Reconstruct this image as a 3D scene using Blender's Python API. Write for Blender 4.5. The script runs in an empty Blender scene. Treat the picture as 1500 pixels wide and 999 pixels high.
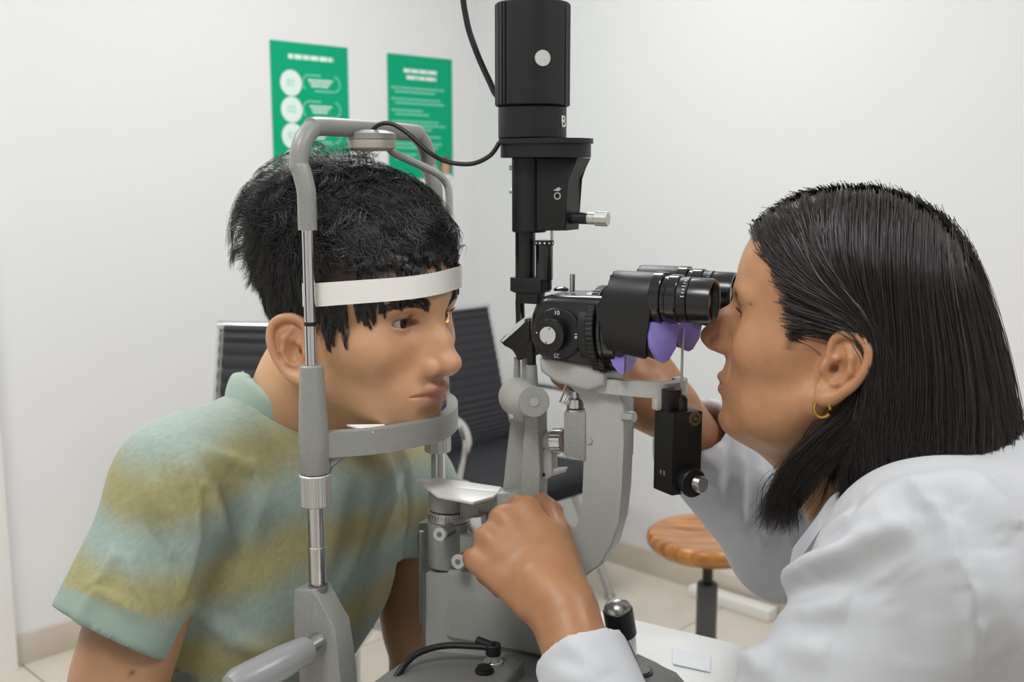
import bpy, bmesh, math, random
import numpy as np
from mathutils import Vector, Matrix
random.seed(7); RNG = np.random.default_rng(7)
SC = bpy.context.scene
COL = SC.collection
PI = math.pi

# ---------------------------------------------------------------- camera
FPX = 1560.0; CX, CY = 749.5, 499.5
PITCH = math.radians(8.8); CT, ST = math.cos(PITCH), math.sin(PITCH)
CAMZ = 1.36
cam_data = bpy.data.cameras.new('camera'); cam = bpy.data.objects.new('camera', cam_data); COL.objects.link(cam)
cam.location = (0, 0, CAMZ); cam.rotation_euler = (PI/2 - PITCH, 0, 0)
cam_data.sensor_width = 36; cam_data.lens = 36*FPX/1500
cam_data.clip_start = 0.02
cam_data.dof.use_dof = True; cam_data.dof.focus_distance = 0.90; cam_data.dof.aperture_fstop = 9.0
SC.camera = cam

# ---------------------------------------------------------------- world, exposure
world = bpy.data.worlds.new('world'); SC.world = world; world.use_nodes = True
world.node_tree.nodes['Background'].inputs[0].default_value = (1, 1, 1, 1)
world.node_tree.nodes['Background'].inputs[1].default_value = 0.3
SC.view_settings.view_transform = 'Standard'; SC.view_settings.look = 'None'
SC.view_settings.gamma = 1; SC.view_settings.use_curve_mapping = False
SC.view_settings.exposure = 0.14
SC.cycles.use_denoising = True
SC.cycles.max_bounces = 8; SC.cycles.diffuse_bounces = 5; SC.cycles.glossy_bounces = 4
SC.cycles.caustics_reflective = False; SC.cycles.caustics_refractive = False
PANEL_W = 15.5          # watts of each ceiling panel's lamp
PANEL_SPOTS = [(1.1, 1.2), (2.9, 1.1), (1.6, 3.6), (3.3, 2.7)]   # metres along the left and the right wall from the corner

# ---------------------------------------------------------------- points
def at(px, py, Y):
    """world point seen at photo pixel (px,py) at forward distance Y"""
    u = (px-CX)/FPX; v = (CY-py)/FPX
    d = Vector((u, CT + v*ST, -ST + v*CT))
    return Vector((0, 0, CAMZ)) + d*(Y/d.y)
PHI = math.radians(27.0)
E1 = Vector((math.cos(PHI), -math.sin(PHI), 0)); E2 = Vector((math.sin(PHI), math.cos(PHI), 0)); E3 = Vector((0, 0, 1))
Q = Vector((-0.062, 1.01, 0))                       # rotation axis of the slit lamp, under the patient's far eye
def W(a, b, z): return Q + E1*a + E2*b + E3*z
def J(px, py, b):
    """world point at photo pixel on the vertical plane b = const of the instrument"""
    u = (px-CX)/FPX; v = (CY-py)/FPX
    d = Vector((u, CT + v*ST, -ST + v*CT)); o = Vector((0, 0, CAMZ))
    t = ((Q + E2*b) - o).dot(E2) / d.dot(E2)
    return o + d*t
def onz(px, py, z):
    u = (px-CX)/FPX; v = (CY-py)/FPX
    d = Vector((u, CT + v*ST, -ST + v*CT))
    return Vector((0, 0, CAMZ)) + d*((z-CAMZ)/d.z)

# ---------------------------------------------------------------- materials
def lin(h):
    h = h.lstrip('#'); out = []
    for i in (0, 2, 4):
        c = int(h[i:i+2], 16)/255
        out.append(c/12.92 if c <= .04045 else ((c+.055)/1.055)**2.4)
    return (*out, 1)
M = {}
def mat(name, col, rough=.5, metal=0, bump=None, speck=None, sss=0, coat=0, spec=.5, emit=None, emit_s=0, aniso=0, sheen=0, trans=0):
    m = bpy.data.materials.new(name); m.use_nodes = True; nt = m.node_tree; N = nt.nodes; L = nt.links
    p = N['Principled BSDF']
    c = lin(col) if isinstance(col, str) else col
    p.inputs['Base Color'].default_value = c; p.inputs['Roughness'].default_value = rough; p.inputs['Metallic'].default_value = metal
    p.inputs['Specular IOR Level'].default_value = spec
    if coat: p.inputs['Coat Weight'].default_value = coat; p.inputs['Coat Roughness'].default_value = .15
    if sss: p.inputs['Subsurface Weight'].default_value = sss; p.inputs['Subsurface Radius'].default_value = (.012, .005, .003); p.inputs['Subsurface Scale'].default_value = .6
    if sheen: p.inputs['Sheen Weight'].default_value = sheen
    if trans: p.inputs['Transmission Weight'].default_value = trans
    if emit: p.inputs['Emission Color'].default_value = lin(emit); p.inputs['Emission Strength'].default_value = emit_s
    tc = None
    if bump or speck:
        tc = N.new('ShaderNodeTexCoord')
    if speck:                                   # (scale, second colour, low, high)
        n = N.new('ShaderNodeTexNoise'); n.inputs['Scale'].default_value = speck[0]; n.inputs['Detail'].default_value = 3
        r = N.new('ShaderNodeMapRange'); r.inputs[1].default_value = speck[2]; r.inputs[2].default_value = speck[3]
        mx = N.new('ShaderNodeMix'); mx.data_type = 'RGBA'
        mx.inputs[6].default_value = c; mx.inputs[7].default_value = lin(speck[1])
        L.new(tc.outputs['Object'], n.inputs['Vector']); L.new(n.outputs['Fac'], r.inputs[0]); L.new(r.outputs[0], mx.inputs[0])
        L.new(mx.outputs[2], p.inputs['Base Color'])
    if bump:
        n = N.new('ShaderNodeTexNoise'); n.inputs['Scale'].default_value = bump[0]; n.inputs['Detail'].default_value = 4
        b = N.new('ShaderNodeBump'); b.inputs['Strength'].default_value = bump[1]; b.inputs['Distance'].default_value = bump[2] if len(bump) > 2 else .001
        L.new(tc.outputs['Object'], n.inputs['Vector']); L.new(n.outputs['Fac'], b.inputs['Height']); L.new(b.outputs[0], p.inputs['Normal'])
    M[name] = m
    return m
mat('wall_paint', '#e6e7e8', .65, bump=(60, .06, .002))
mat('trim_paint', '#f0f0ee', .4)
mat('ceiling_paint', '#f2f2f0', .8)
mat('floor_tile', '#d8cfc2', .28, speck=(6, '#cdc4b6', .35, .7))
mat('grout', '#a69b8c', .8)
mat('skirting', '#cfc6b8', .35, speck=(5, '#c4baab', .35, .7))
mat('lamp_diffuser', '#ffffff', .6, emit='#ffffff', emit_s=3.0)
mat('grey_paint', '#a9aaa5', .42, speck=(1700, '#92938d', .38, .60), bump=(1500, .22, .0004), coat=.1)
mat('light_grey_paint', '#c3c4c0', .38, speck=(1700, '#adaea9', .38, .62), bump=(1500, .18, .0004), coat=.15)
mat('rest_paint', '#9b9c98', .42, speck=(1700, '#868782', .38, .60), bump=(1500, .2, .0004), coat=.1)
mat('dark_grey_paint', '#767674', .45, speck=(1700, '#646462', .38, .60), bump=(1500, .22, .0004))
mat('smooth_grey', '#8e8f90', .35, coat=.1)
mat('chrome', '#d6d6d6', .16, metal=1)
mat('brushed_steel', '#bdbdbb', .3, metal=1)
mat('satin_steel', '#c8c8c4', .38, metal=.75)
mat('black_plastic', '#131314', .35)
mat('black_matte', '#0e0e10', .5, bump=(900, .1, .0004))
mat('black_leatherette', '#17181a', .36, bump=(1500, .35, .0006))
mat('black_satin', '#131416', .27, coat=.25)
mat('black_gloss', '#0c0c0e', .12, coat=.5)
mat('rubber', '#0e0e0f', .5)
mat('violet_film', '#978cdc', .35, speck=(60, '#887cd0', .35, .65))
mat('white_plastic', '#e6e4df', .35)
mat('beige_plastic', '#bdb9ac', .4)
mat('white_strap', '#efede8', .6, bump=(400, .05))
mat('paper_white', '#eef2f4', .7)
mat('paper_blue', '#5670c8', .7)
mat('print_white', '#eef0ee', .5)
mat('table_white', '#f6f6f5', .3)
mat('poster_green', '#00a77a', .6, spec=.2)
mat('poster_white', '#e3f2ec', .5)
mat('poster_mint', '#7fd3ba', .5)
mat('lens_glass', '#4a3a42', .06, coat=1, spec=1.0)
mat('mirror', '#d9e6dc', .08, metal=1)
mat('brass_dark', '#7d7355', .4, metal=.8)
mat('gold', '#c8a45a', .22, metal=1)
mat('chair_black', '#26272c', .6, bump=(300, .2))
mat('column_grey', '#47484a', .45)
mat('cover_disc', '#c6c6c4', .45)

# ---------------------------------------------------------------- objects
WM = {}                                             # world matrix of each built object
def link(o): COL.objects.link(o); return o
def tag(o, label=None, cat=None, group=None, kind=None):
    if label: o['label'] = label
    if cat: o['category'] = cat
    if group: o['group'] = group
    if kind: o['kind'] = kind
    return o
def thing(name, label, cat, loc=(0, 0, 0), rotz=0, group=None):
    o = bpy.data.objects.new(name, None); link(o); o.empty_display_size = .05
    o.location = loc; o.rotation_euler = (0, 0, rotz)
    WM[o] = Matrix.Translation(Vector(loc)) @ Matrix.Rotation(rotz, 4, 'Z')
    return tag(o, label, cat, group)
def finish(name, me, m, parent=None, sharp=35, origin=None):
    if m is not None and not len(me.materials):
        for x in (m if isinstance(m, (list, tuple)) else [m]): me.materials.append(x)
    me.polygons.foreach_set('use_smooth', [True]*len(me.polygons))
    if sharp is not None: me.set_sharp_from_angle(angle=math.radians(sharp))
    o = link(bpy.data.objects.new(name, me))
    if parent is not None:
        inv = WM[parent].inverted(); me.transform(inv); o.parent = parent; WM[o] = WM[parent].copy()
    elif origin is not None:
        me.transform(Matrix.Translation(-Vector(origin))); o.location = origin; WM[o] = Matrix.Translation(Vector(origin))
    else: WM[o] = Matrix.Identity(4)
    me.update(); return o
def basis(axis, up=None):
    a = Vector(axis).normalized(); u = Vector(up) if up is not None else (Vector((0, 0, 1)) if abs(a.z) < .9 else Vector((1, 0, 0)))
    x = u.cross(a).normalized(); y = a.cross(x).normalized()
    return x, y, a
def catmull(pts, n=8):
    P = [Vector(p) for p in pts]; out = []
    for i in range(len(P)-1):
        p0 = P[max(i-1, 0)]; p1 = P[i]; p2 = P[i+1]; p3 = P[min(i+2, len(P)-1)]
        for k in range(n):
            t = k/n
            out.append(.5*((2*p1) + (p2-p0)*t + (2*p0-5*p1+4*p2-p3)*t*t + (3*p1-p0-3*p2+p3)*t**3))
    out.append(P[-1]); return out
class B:
    def __init__(s): s.bm = bmesh.new()
    def box(s, c, size, ax=None, bev=0, seg=2):
        """ax: (x,y,z) axes"""
        X, Y, Z = ax or (Vector((1, 0, 0)), Vector((0, 1, 0)), Vector((0, 0, 1))); c = Vector(c)
        vs = [s.bm.verts.new(c + X*(size[0]/2*i) + Y*(size[1]/2*j) + Z*(size[2]/2*k)) for k in (-1, 1) for j in (-1, 1) for i in (-1, 1)]
        fs = [s.bm.faces.new([vs[i] for i in f]) for f in ((0, 2, 3, 1), (4, 5, 7, 6), (0, 1, 5, 4), (2, 6, 7, 3), (0, 4, 6, 2), (1, 3, 7, 5))]
        if bev: s._bev(fs, bev, seg)
        return s
    def _bev(s, fs, bev, seg):
        es = list({e for f in fs for e in f.edges})
        bmesh.ops.bevel(s.bm, geom=es, offset=bev, segments=seg, profile=.5, affect='EDGES', clamp_overlap=True)
    def prism(s, poly, vec, bev=0, seg=2):
        """closed planar polygon of world points, swept along vec"""
        poly = [Vector(p) for p in poly]; vec = Vector(vec)
        n = Vector((0, 0, 0))
        for i in range(len(poly)): n += (poly[i]-poly[0]).cross(poly[(i+1) % len(poly)]-poly[0])
        if n.dot(vec) > 0: poly = poly[::-1]
        a = [s.bm.verts.new(p) for p in poly]; b = [s.bm.verts.new(p+vec) for p in poly]; k = len(poly)
        f0 = s.bm.faces.new(a); f1 = s.bm.faces.new(b[::-1]); fs = [f0, f1]
        for i in range(k): fs.append(s.bm.faces.new([a[(i+1) % k], a[i], b[i], b[(i+1) % k]]))
        if bev:
            es = list(f0.edges) + list(f1.edges)
            bmesh.ops.bevel(s.bm, geom=es, offset=bev, segments=seg, profile=.5, affect='EDGES', clamp_overlap=True)
        return s
    def lathe(s, p, axis, prof, n=32, fn=None, up=None):
        """prof: (t along axis, radius); fn(angle, radius, t) -> radius for ribs"""
        x, y, a = basis(axis, up); p = Vector(p); rings = []
        for t, r in prof:
            if r < 1e-6: rings.append([s.bm.verts.new(p + a*t)]); continue
            ring = []
            for i in range(n):
                th = 2*PI*i/n; rr = fn(th, r, t) if fn else r
                ring.append(s.bm.verts.new(p + a*t + x*(rr*math.cos(th)) + y*(rr*math.sin(th))))
            rings.append(ring)
        for A, C in zip(rings, rings[1:]):
            if len(A) == 1 and len(C) == 1: continue
            for i in range(n):
                j = (i+1) % n
                if len(A) == 1: s.bm.faces.new([A[0], C[j], C[i]])
                elif len(C) == 1: s.bm.faces.new([A[i], A[j], C[0]])
                else: s.bm.faces.new([A[i], A[j], C[j], C[i]])
        return s
    def cyl(s, p0, p1, r0, r1=None, n=28, ch=None, fn=None, up=None):
        p0 = Vector(p0); p1 = Vector(p1); r1 = r0 if r1 is None else r1; Ln = (p1-p0).length
        c = min(r0, r1, Ln)*.08 if ch is None else ch
        return s.lathe(p0, p1-p0, [(0, 0), (0, r0-c), (c, r0), (Ln-c, r1), (Ln, r1-c), (Ln, 0)], n, fn, up)
    def tube(s, pts, r, n=12, sm=6, flat=None):
        P = catmull(pts, sm) if sm > 1 else [Vector(p) for p in pts]
        m = len(P); R = r if callable(r) else (lambda t: r)
        T = [(P[min(i+1, m-1)]-P[max(i-1, 0)]).normalized() for i in range(m)]
        x, y, _ = basis(T[0]); rings = []
        for i in range(m):
            x = (x - T[i]*x.dot(T[i])).normalized(); y = T[i].cross(x)
            rr = R(i/(m-1)); rx, ry = (rr, rr) if flat is None else (rr, rr*flat)
            rings.append([s.bm.verts.new(P[i] + x*(rx*math.cos(2*PI*k/n)) + y*(ry*math.sin(2*PI*k/n))) for k in range(n)])
        for A, C in zip(rings, rings[1:]):
            for k in range(n): s.bm.faces.new([A[k], A[(k+1) % n], C[(k+1) % n], C[k]])
        s.bm.faces.new(rings[0][::-1]); s.bm.faces.new(rings[-1])
        return s
    def band(s, pts, h, th, up=(0, 0, 1), sm=6):
        """flat strap following pts, h along up, th across"""
        P = catmull(pts, sm) if sm > 1 else [Vector(p) for p in pts]; m = len(P); U = Vector(up); rings = []
        for i in range(m):
            T = (P[min(i+1, m-1)]-P[max(i-1, 0)]).normalized(); nn = T.cross(U).normalized()
            rings.append([s.bm.verts.new(P[i] + U*(h/2*a) + nn*(th/2*b)) for a, b in ((-1, -1), (1, -1), (1, 1), (-1, 1))])
        for A, C in zip(rings, rings[1:]):
            for k in range(4): s.bm.faces.new([A[k], A[(k+1) % 4], C[(k+1) % 4], C[k]])
        s.bm.faces.new(rings[0][::-1]); s.bm.faces.new(rings[-1]); return s
    def ball(s, c, r, n=16, ax=None):
        r = (r, r, r) if not isinstance(r, (tuple, list)) else r
        X, Y, Z = ax or (Vector((1, 0, 0)), Vector((0, 1, 0)), Vector((0, 0, 1)))
        g = bmesh.ops.create_uvsphere(s.bm, u_segments=n, v_segments=max(6, n*2//3), radius=1)
        for v in g['verts']:
            q = v.co; v.co = Vector(c) + X*(q.x*r[0]) + Y*(q.y*r[1]) + Z*(q.z*r[2])
        return s
    def out(s, name, m, parent=None, sharp=35, origin=None):
        bmesh.ops.recalc_face_normals(s.bm, faces=s.bm.faces)
        me = bpy.data.meshes.new(name); s.bm.to_mesh(me); s.bm.free()
        return finish(name, me, M[m] if isinstance(m, str) else m, parent, sharp, origin)
def text_mesh(name, body, size, m, parent, loc, xdir, ydir, ext=.0003, align='CENTER'):
    cu = bpy.data.curves.new(name, 'FONT'); cu.body = body; cu.size = size; cu.extrude = ext; cu.align_x = align; cu.align_y = 'CENTER'; cu.resolution_u = 3
    t = bpy.data.objects.new(name, cu); COL.objects.link(t)
    dg = bpy.context.evaluated_depsgraph_get(); me = bpy.data.meshes.new_from_object(t.evaluated_get(dg))
    bpy.data.objects.remove(t); bpy.data.curves.remove(cu)
    x = Vector(xdir).normalized(); y = Vector(ydir).normalized(); z = x.cross(y)
    me.transform(Matrix(((x.x, y.x, z.x, loc[0]), (x.y, y.y, z.y, loc[1]), (x.z, y.z, z.z, loc[2]), (0, 0, 0, 1))))
    me.materials.clear()
    return finish(name, me, M[m], parent, None)
# ================================================================ the room
CORNER = Vector((-.13, 4.12, 0)); DL = Vector((-.698, -.716, 0)).normalized(); DR = Vector((-DL.y, DL.x, 0))
if DR.x < 0: DR = -DR
RS, RT, RH = 5.2, 5.4, 2.65
def RP(s, t, z=0): return CORNER + DL*s + DR*t + Vector((0, 0, z))
def slab(name, p0, p1, h, th, nrm, m, z0=0):
    """upright slab from p0 to p1, thickness th towards -nrm"""
    b = B(); p0 = Vector(p0); p1 = Vector(p1)
    b.prism([p0+E3*z0, p1+E3*z0, p1+E3*(z0+h), p0+E3*(z0+h)], -Vector(nrm)*th)
    return b
tag(slab('wall_left', RP(-.1, 0), RP(RS+.1, 0), RH, .1, DR, 'wall_paint').out('wall_left', 'wall_paint'), kind='structure')
tag(slab('wall_right', RP(0, 0), RP(0, RT+.1), RH, .1, DL, 'wall_paint').out('wall_right', 'wall_paint'), kind='structure')
tag(slab('wall_rear', RP(0, RT), RP(RS, RT), RH, .1, -DR, 'wall_paint').out('wall_rear', 'wall_paint'), kind='structure')
tag(slab('wall_front', RP(RS, 0), RP(RS, RT), RH, .1, -DL, 'wall_paint').out('wall_front', 'wall_paint'), kind='structure')
b = B(); b.box(RP(RS/2, RT/2, RH+.05), (RS+.2, RT+.2, .1), (DL, DR, E3)); tag(b.out('ceiling', 'ceiling_paint'), kind='structure')
b = B(); b.box(RP(RS/2, RT/2, -.06), (RS+.2, RT+.2, .1), (DL, DR, E3)); floor = tag(b.out('floor', 'grout'), kind='structure')
TS = .6; tile_me = None
for i in range(int(RS/TS)+1):
    for j in range(int(RT/TS)+1):
        s0, s1 = i*TS+.002, min((i+1)*TS-.002, RS); t0, t1 = j*TS+.002, min((j+1)*TS-.002, RT)
        full = s1-s0 > TS-.01 and t1-t0 > TS-.01
        if s1-s0 < .05 or t1-t0 < .05: continue
        c = RP((s0+s1)/2, (t0+t1)/2, -.005)
        if full and tile_me is not None:
            o = link(bpy.data.objects.new('tile', tile_me)); o.parent = floor; o.location = c
        else:
            b = B(); b.box((0, 0, 0), (s1-s0, t1-t0, .012), (DL, DR, E3), bev=.0015, seg=1); o = b.out('tile', 'floor_tile'); o.parent = floor; o.location = c
            if full: tile_me = o.data
def skirting(name, p0, p1, nrm):
    b = B(); nrm = Vector(nrm)
    b.prism([p0, p0+E3*.087, p1+E3*.087, p1], nrm*.014, bev=.003, seg=2)
    return tag(b.out(name, 'skirting'), kind='structure')
skirting('baseboard_left', RP(0, 0), RP(1.815, 0), DR)
skirting('baseboard_right', RP(0, .014), RP(0, RT), DL)
# white door frame at the far left of the picture
b = B(); b.prism([RP(1.82, 0), RP(1.90, 0), RP(1.90, 0, 2.12), RP(1.82, 0, 2.12)], DR*.04, bev=.004)
b.prism([RP(2.74, 0), RP(2.82, 0), RP(2.82, 0, 2.12), RP(2.74, 0, 2.12)], DR*.04, bev=.004)
b.prism([RP(1.82, 0, 2.12), RP(2.82, 0, 2.12), RP(2.82, 0, 2.20), RP(1.82, 0, 2.20)], DR*.04, bev=.004)
tag(b.out('trim_1', 'trim_paint'), kind='structure')
b = B(); b.prism([RP(1.905, 0, .01), RP(2.735, 0, .01), RP(2.735, 0, 2.11), RP(1.905, 0, 2.11)], DR*.02, bev=.002)
d1 = tag(b.out('door_1', 'trim_paint'), kind='structure')
b = B(); b.cyl(RP(2.67, .02, 1.0), RP(2.67, .07, 1.0), .011); b.cyl(RP(2.67, .065, 1.0), RP(2.55, .065, 1.0), .009); b.out('door_handle', 'brushed_steel', d1)
# ceiling light panels
for k, (s, t) in enumerate(PANEL_SPOTS):
    r = thing('ceiling_light', ['square ceiling light panel nearest the corner of the room', 'square ceiling light panel along the poster wall', 'square ceiling light panel over the wooden stool', 'square ceiling light panel behind the camera'][k], 'ceiling light', RP(s, t, RH), 0, 'ceiling panels')
    b = B()
    for sx, sy, w, h in ((-.305, 0, .02, .63), (.305, 0, .02, .63), (0, -.305, .59, .02), (0, .305, .59, .02)):
        b.box(RP(s+sx, t+sy, RH-.0125), (w, h, .025), (DL, DR, E3))
    b.out('frame', 'trim_paint', r)
    b = B(); b.box(RP(s, t, RH-.008), (.59, .59, .01), (DL, DR, E3)); b.out('diffuser', 'lamp_diffuser', r)
    ld = bpy.data.lights.new('panel_lamp', 'AREA'); ld.shape = 'SQUARE'; ld.size = .58; ld.energy = PANEL_W; ld.color = (.975, .988, 1.0)
    lo = bpy.data.objects.new('panel_lamp', ld); link(lo); lo.location = RP(s, t, RH-.02); lo.rotation_euler = (0, 0, math.atan2(DL.y, DL.x))

# ---------------------------------------------------------------- posters (A3, on the left wall)
def poster(name, label, s0, s1, px0, py0, pyb, fill):
    # top edge height from the photo
    def wall_pt(px, py):
        u = (px-CX)/FPX; v = (CY-py)/FPX; d = Vector((u, CT+v*ST, -ST+v*CT)); o = Vector((0, 0, CAMZ)); return o + d*((CORNER-o).dot(DR)/d.dot(DR))
    p = wall_pt(*px0); q = wall_pt(*py0)
    sA = (p-CORNER).dot(DL); sB = (q-CORNER).dot(DL); zt = (p.z+q.z)/2; w = sA-sB; h = pyb or w*1.414
    r = thing(name, label, 'poster', RP((sA+sB)/2, 0, zt-h), 0)
    X = -DL                                     # left to right as seen
    O = RP(sA, .0012, zt)                       # top left corner on the wall
    def PT(x, y, d=0): return O + X*x - E3*y + DR*(.0012+d)
    b = B(); b.prism([O, O+X*w, O+X*w-E3*h, O-E3*h], DR*.0012); b.out('sheet', 'poster_green', r)
    def disc(name, x, y, rx, m, d=.0002):
        b = B(); vs = [PT(x+rx*math.cos(2*PI*i/40), y+rx*math.sin(2*PI*i/40), d) for i in range(40)]; b.prism(vs, DR*.0003); return b.out(name, m, r)
    def bar(bb, x0, x1, y, hh, d=.0002):
        bb.prism([PT(x0, y-hh/2, d), PT(x1, y-hh/2, d), PT(x1, y+hh/2, d), PT(x0, y+hh/2, d)], DR*.0003)
    def path(bb, pts, wd):
        for k in range(len(pts)-1):
            a = Vector((*pts[k], 0)); c = Vector((*pts[k+1], 0)); t = (c-a).normalized()*wd*.35; n = Vector((-t.y, t.x, 0)).normalized()*wd/2
            bb.prism([PT(*(a-t+n).xy, .0002), PT(*(c+t+n).xy, .0002), PT(*(c+t-n).xy, .0002), PT(*(a-t-n).xy, .0002)], DR*.0003)
    def words(bb, x0, x1, y, hh, rnd):
        x = x0                                  # letter-like short strokes: the print is out of focus in the photo
        while x < x1:
            wd = rnd.uniform(.6, 2.6)*hh*1.2; e = min(x+wd, x1)
            bar(bb, x, e, y, hh); x = e + hh*.28
    fill(r, w, h, PT, disc, bar, path, words)
    return r
def fill_left(r, w, h, PT, disc, bar, path, words):
    rnd = random.Random(3)
    b = B(); words(b, w*.22, w*.80, h*.105, h*.034, rnd); b.out('heading', 'poster_white', r)
    cy = [.30, .495, .69, .885]
    for k, y in enumerate(cy):
        disc('badge', w*.245, h*y, w*.135, 'poster_white')
        text_mesh('badge_number', '0%d' % (k+1), w*.11, 'poster_mint', r, PT(w*.245, h*y, .0007), -DL, E3, .0001)
        b = B(); R = h*.058; x0, x1 = w*.47, w*.80; c = h*(y-.01)
        arc = lambda cx, a0, a1: [(cx + R*math.cos(a0+(a1-a0)*i/8), c + R*math.sin(a0+(a1-a0)*i/8)) for i in range(9)]
        path(b, [(w*.62, c-R), (x0, c-R)] + arc(x0, -PI/2, -PI*1.28)[1:], h*.012); b.out('outline', 'poster_mint', r)
        b = B(); path(b, [(w*.55, c+R), (x1, c+R)] + arc(x1, PI/2, -PI*.42)[1:], h*.012); b.out('outline', 'poster_mint', r)
        b = B(); n = [.25, .22, .16][k] if k < 3 else .2
        for q, dy in enumerate((-.022, .0, .022)): words(b, w*(.60-n*.55+.02*q), w*(.60+n*.75-.03*q), c+h*dy, h*.013, rnd)
        b.out('caption', 'poster_white', r)
def fill_right(r, w, h, PT, disc, bar, path, words):
    rnd = random.Random(5)
    b = B(); words(b, w*.24, w*.76, h*.125, h*.032, rnd); words(b, w*.28, w*.74, h*.178, h*.032, rnd); b.out('heading', 'poster_white', r)
    b = B(); y = .265
    for blk in ([.86, .72], [.80, .86], [.52, .62], [.78, .88, .66], [.80], [.82, .76], [.42, .36]):
        for q, e in enumerate(blk):
            words(b, w*(.05 if q == 0 else .10), w*e, h*y, h*.016, rnd); y += .031
        y += .028
    b.out('text_lines', 'poster_mint', r)
    # small printed portrait of a person at the lower right corner (plain printed figure)
    mat('print_skin', '#c99c80', .5); mat('print_brown', '#7a4a34', .5)
    b = B(); b.prism([PT(w*(.88+.095*math.cos(2*PI*i/20)), h*(.885+.075*math.sin(2*PI*i/20)), .0002) for i in range(20)], DR*.0002); b.out('portrait_hair', 'print_brown', r)
    b = B(); b.prism([PT(w*(.88+.062*math.cos(2*PI*i/20)), h*(.91+.055*math.sin(2*PI*i/20)), .0005) for i in range(20)], DR*.0002); b.out('portrait_face', 'print_skin', r)
    b = B(); b.prism([PT(w*.76, h*.999, .0007), PT(w*.80, h*.965, .0007), PT(w*.96, h*.965, .0007), PT(w*.995, h*.999, .0007)], DR*.0002); b.out('portrait_coat', 'poster_white', r)
poster('wall_poster', 'green poster with white numbered circles on the wall, left of the two posters', 0, 0, (394, 58), (508, 70), None, fill_left)
poster('wall_poster', 'green text poster with a small portrait in its lower right corner', 0, 0, (566, 77), (661, 88), None, fill_right)

# ---------------------------------------------------------------- black office chairs along the left wall
def chair(label, top, side, f, group):
    # local frame: f = facing (away from the left wall), l = sideways
    f = Vector(f).normalized(); l = Vector((-f.y, f.x, 0)); hz = top.z/1.0    # top: an upper corner of the back, side: which one (+1 = its left)
    base = top + f*.30 - l*(side*.232); base.z = 0
    r = thing('office_chair', label, 'chair', base, 0, group)
    def P(x, y, z): return base + f*x + l*y + E3*(z*hz if z > .5 else z*min(1, .5*hz+.5))
    prof = [(-.30, 1.0), (-.26, .84), (-.215, .66), (-.18, .55), (-.155, .495), (-.10, .455), (0, .44), (.12, .445), (.22, .45), (.27, .435), (.285, .41)]
    pr = catmull([Vector((x, 0, z)) for x, z in prof], 6)
    def sling(bb, i0, i1, w):
        for k in range(i0, i1):                 # ribbed upholstery: each rib a slightly domed roll
            a, c = pr[k], pr[k+1]; t = (c-a); n = Vector((-t.z, 0, t.x)).normalized()*.016; m = (a+c)/2
            q = [P(p.x, -w, p.z) for p in (a, m + n*.35*-1, c)] + [P(p.x, -w, p.z) for p in (c+n, m+n*1.25, a+n)]
            bb.prism(q, l*(2*w))
    nb = 30
    b = B(); sling(b, 0, nb, .215); b.out('backrest', 'chair_black', r)
    b = B(); sling(b, nb, len(pr)-1, .225); b.out('seat', 'chair_black', r)
    for sg in (-1, 1):
        b = B(); b.tube([P(p.x-.004, sg*.232, p.z+.01) for p in pr[::3]], .012, 8, 2, flat=.7); b.out('side_rail', 'chrome', r)
        b = B(); b.tube([P(-.20, sg*.245, .69), P(-.14, sg*.262, .715), P(-.02, sg*.268, .725), P(.09, sg*.268, .715), P(.135, sg*.266, .67), P(.13, sg*.262, .60), P(.085, sg*.25, .48), P(.06, sg*.24, .445)], .016, 10, 5, flat=.65); b.out('armrest', 'chrome', r)
    for x, z in ((-.30, 1.0), (0, .425)):
        b = B(); b.cyl(P(x, -.235, z), P(x, .235, z), .012); b.out('cross_bar', 'chrome', r)
    for sx, sy in ((1, 1), (1, -1), (-1, 1), (-1, -1)):
        b = B(); b.tube([P(sx*.10, sy*.20, .43), P(sx*.27, sy*.24, .012)], .013, 10, 1); b.cyl(P(sx*.27, sy*.24, .0), P(sx*.27, sy*.24, .014), .018); b.out('leg', 'brushed_steel', r)
    return r
chair('black ribbed office chair behind the slit lamp column with chrome armrests', at(714, 449, 3.7), 1, (.7, -.71, 0), 'office chairs')
chair('black office chair mostly hidden behind the young man, left of his ear', at(322, 477, 2.5), -1, (-.14, -.98, 0), 'office chairs')

# ---------------------------------------------------------------- wooden stool
sp = at(1038, 778, 2.55); SZ = sp.z; sb = Vector((sp.x, sp.y, 0))
mat('stool_wood', '#b87a35', .3, coat=.35)
nt = M['stool_wood'].node_tree; N = nt.nodes
tcn = N.new('ShaderNodeTexCoord'); mp = N.new('ShaderNodeMapping'); mp.inputs['Scale'].default_value = (4, 30, 4); nz = N.new('ShaderNodeTexNoise'); nz.inputs['Scale'].default_value = 2.2; nz.inputs['Detail'].default_value = 6; nz.inputs['Distortion'].default_value = .6
cr = N.new('ShaderNodeValToRGB'); cr.color_ramp.elements[0].color = lin('#80460f'); cr.color_ramp.elements[0].position = .32; cr.color_ramp.elements[1].color = lin('#c2833c'); cr.color_ramp.elements[1].position = .68
nt.links.new(tcn.outputs['Object'], mp.inputs[0]); nt.links.new(mp.outputs[0], nz.inputs[0]); nt.links.new(nz.outputs[0], cr.inputs[0]); nt.links.new(cr.outputs[0], N['Principled BSDF'].inputs['Base Color'])
r = thing('wooden_stool', 'stool with round dished wooden seat on a dark grey gas column', 'stool', sb)
b = B(); R = .155
b.lathe(sb + E3*(SZ-.052), E3, [(0, 0), (0, R*.80), (.004, R*.88), (.018, R*.97), (.03, R), (.042, R*.985), (.049, R*.95), (.0515, R*.88), (.047, R*.7), (.042, R*.4), (.041, 0)], 48)
b.out('seat', 'stool_wood', r)
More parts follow.
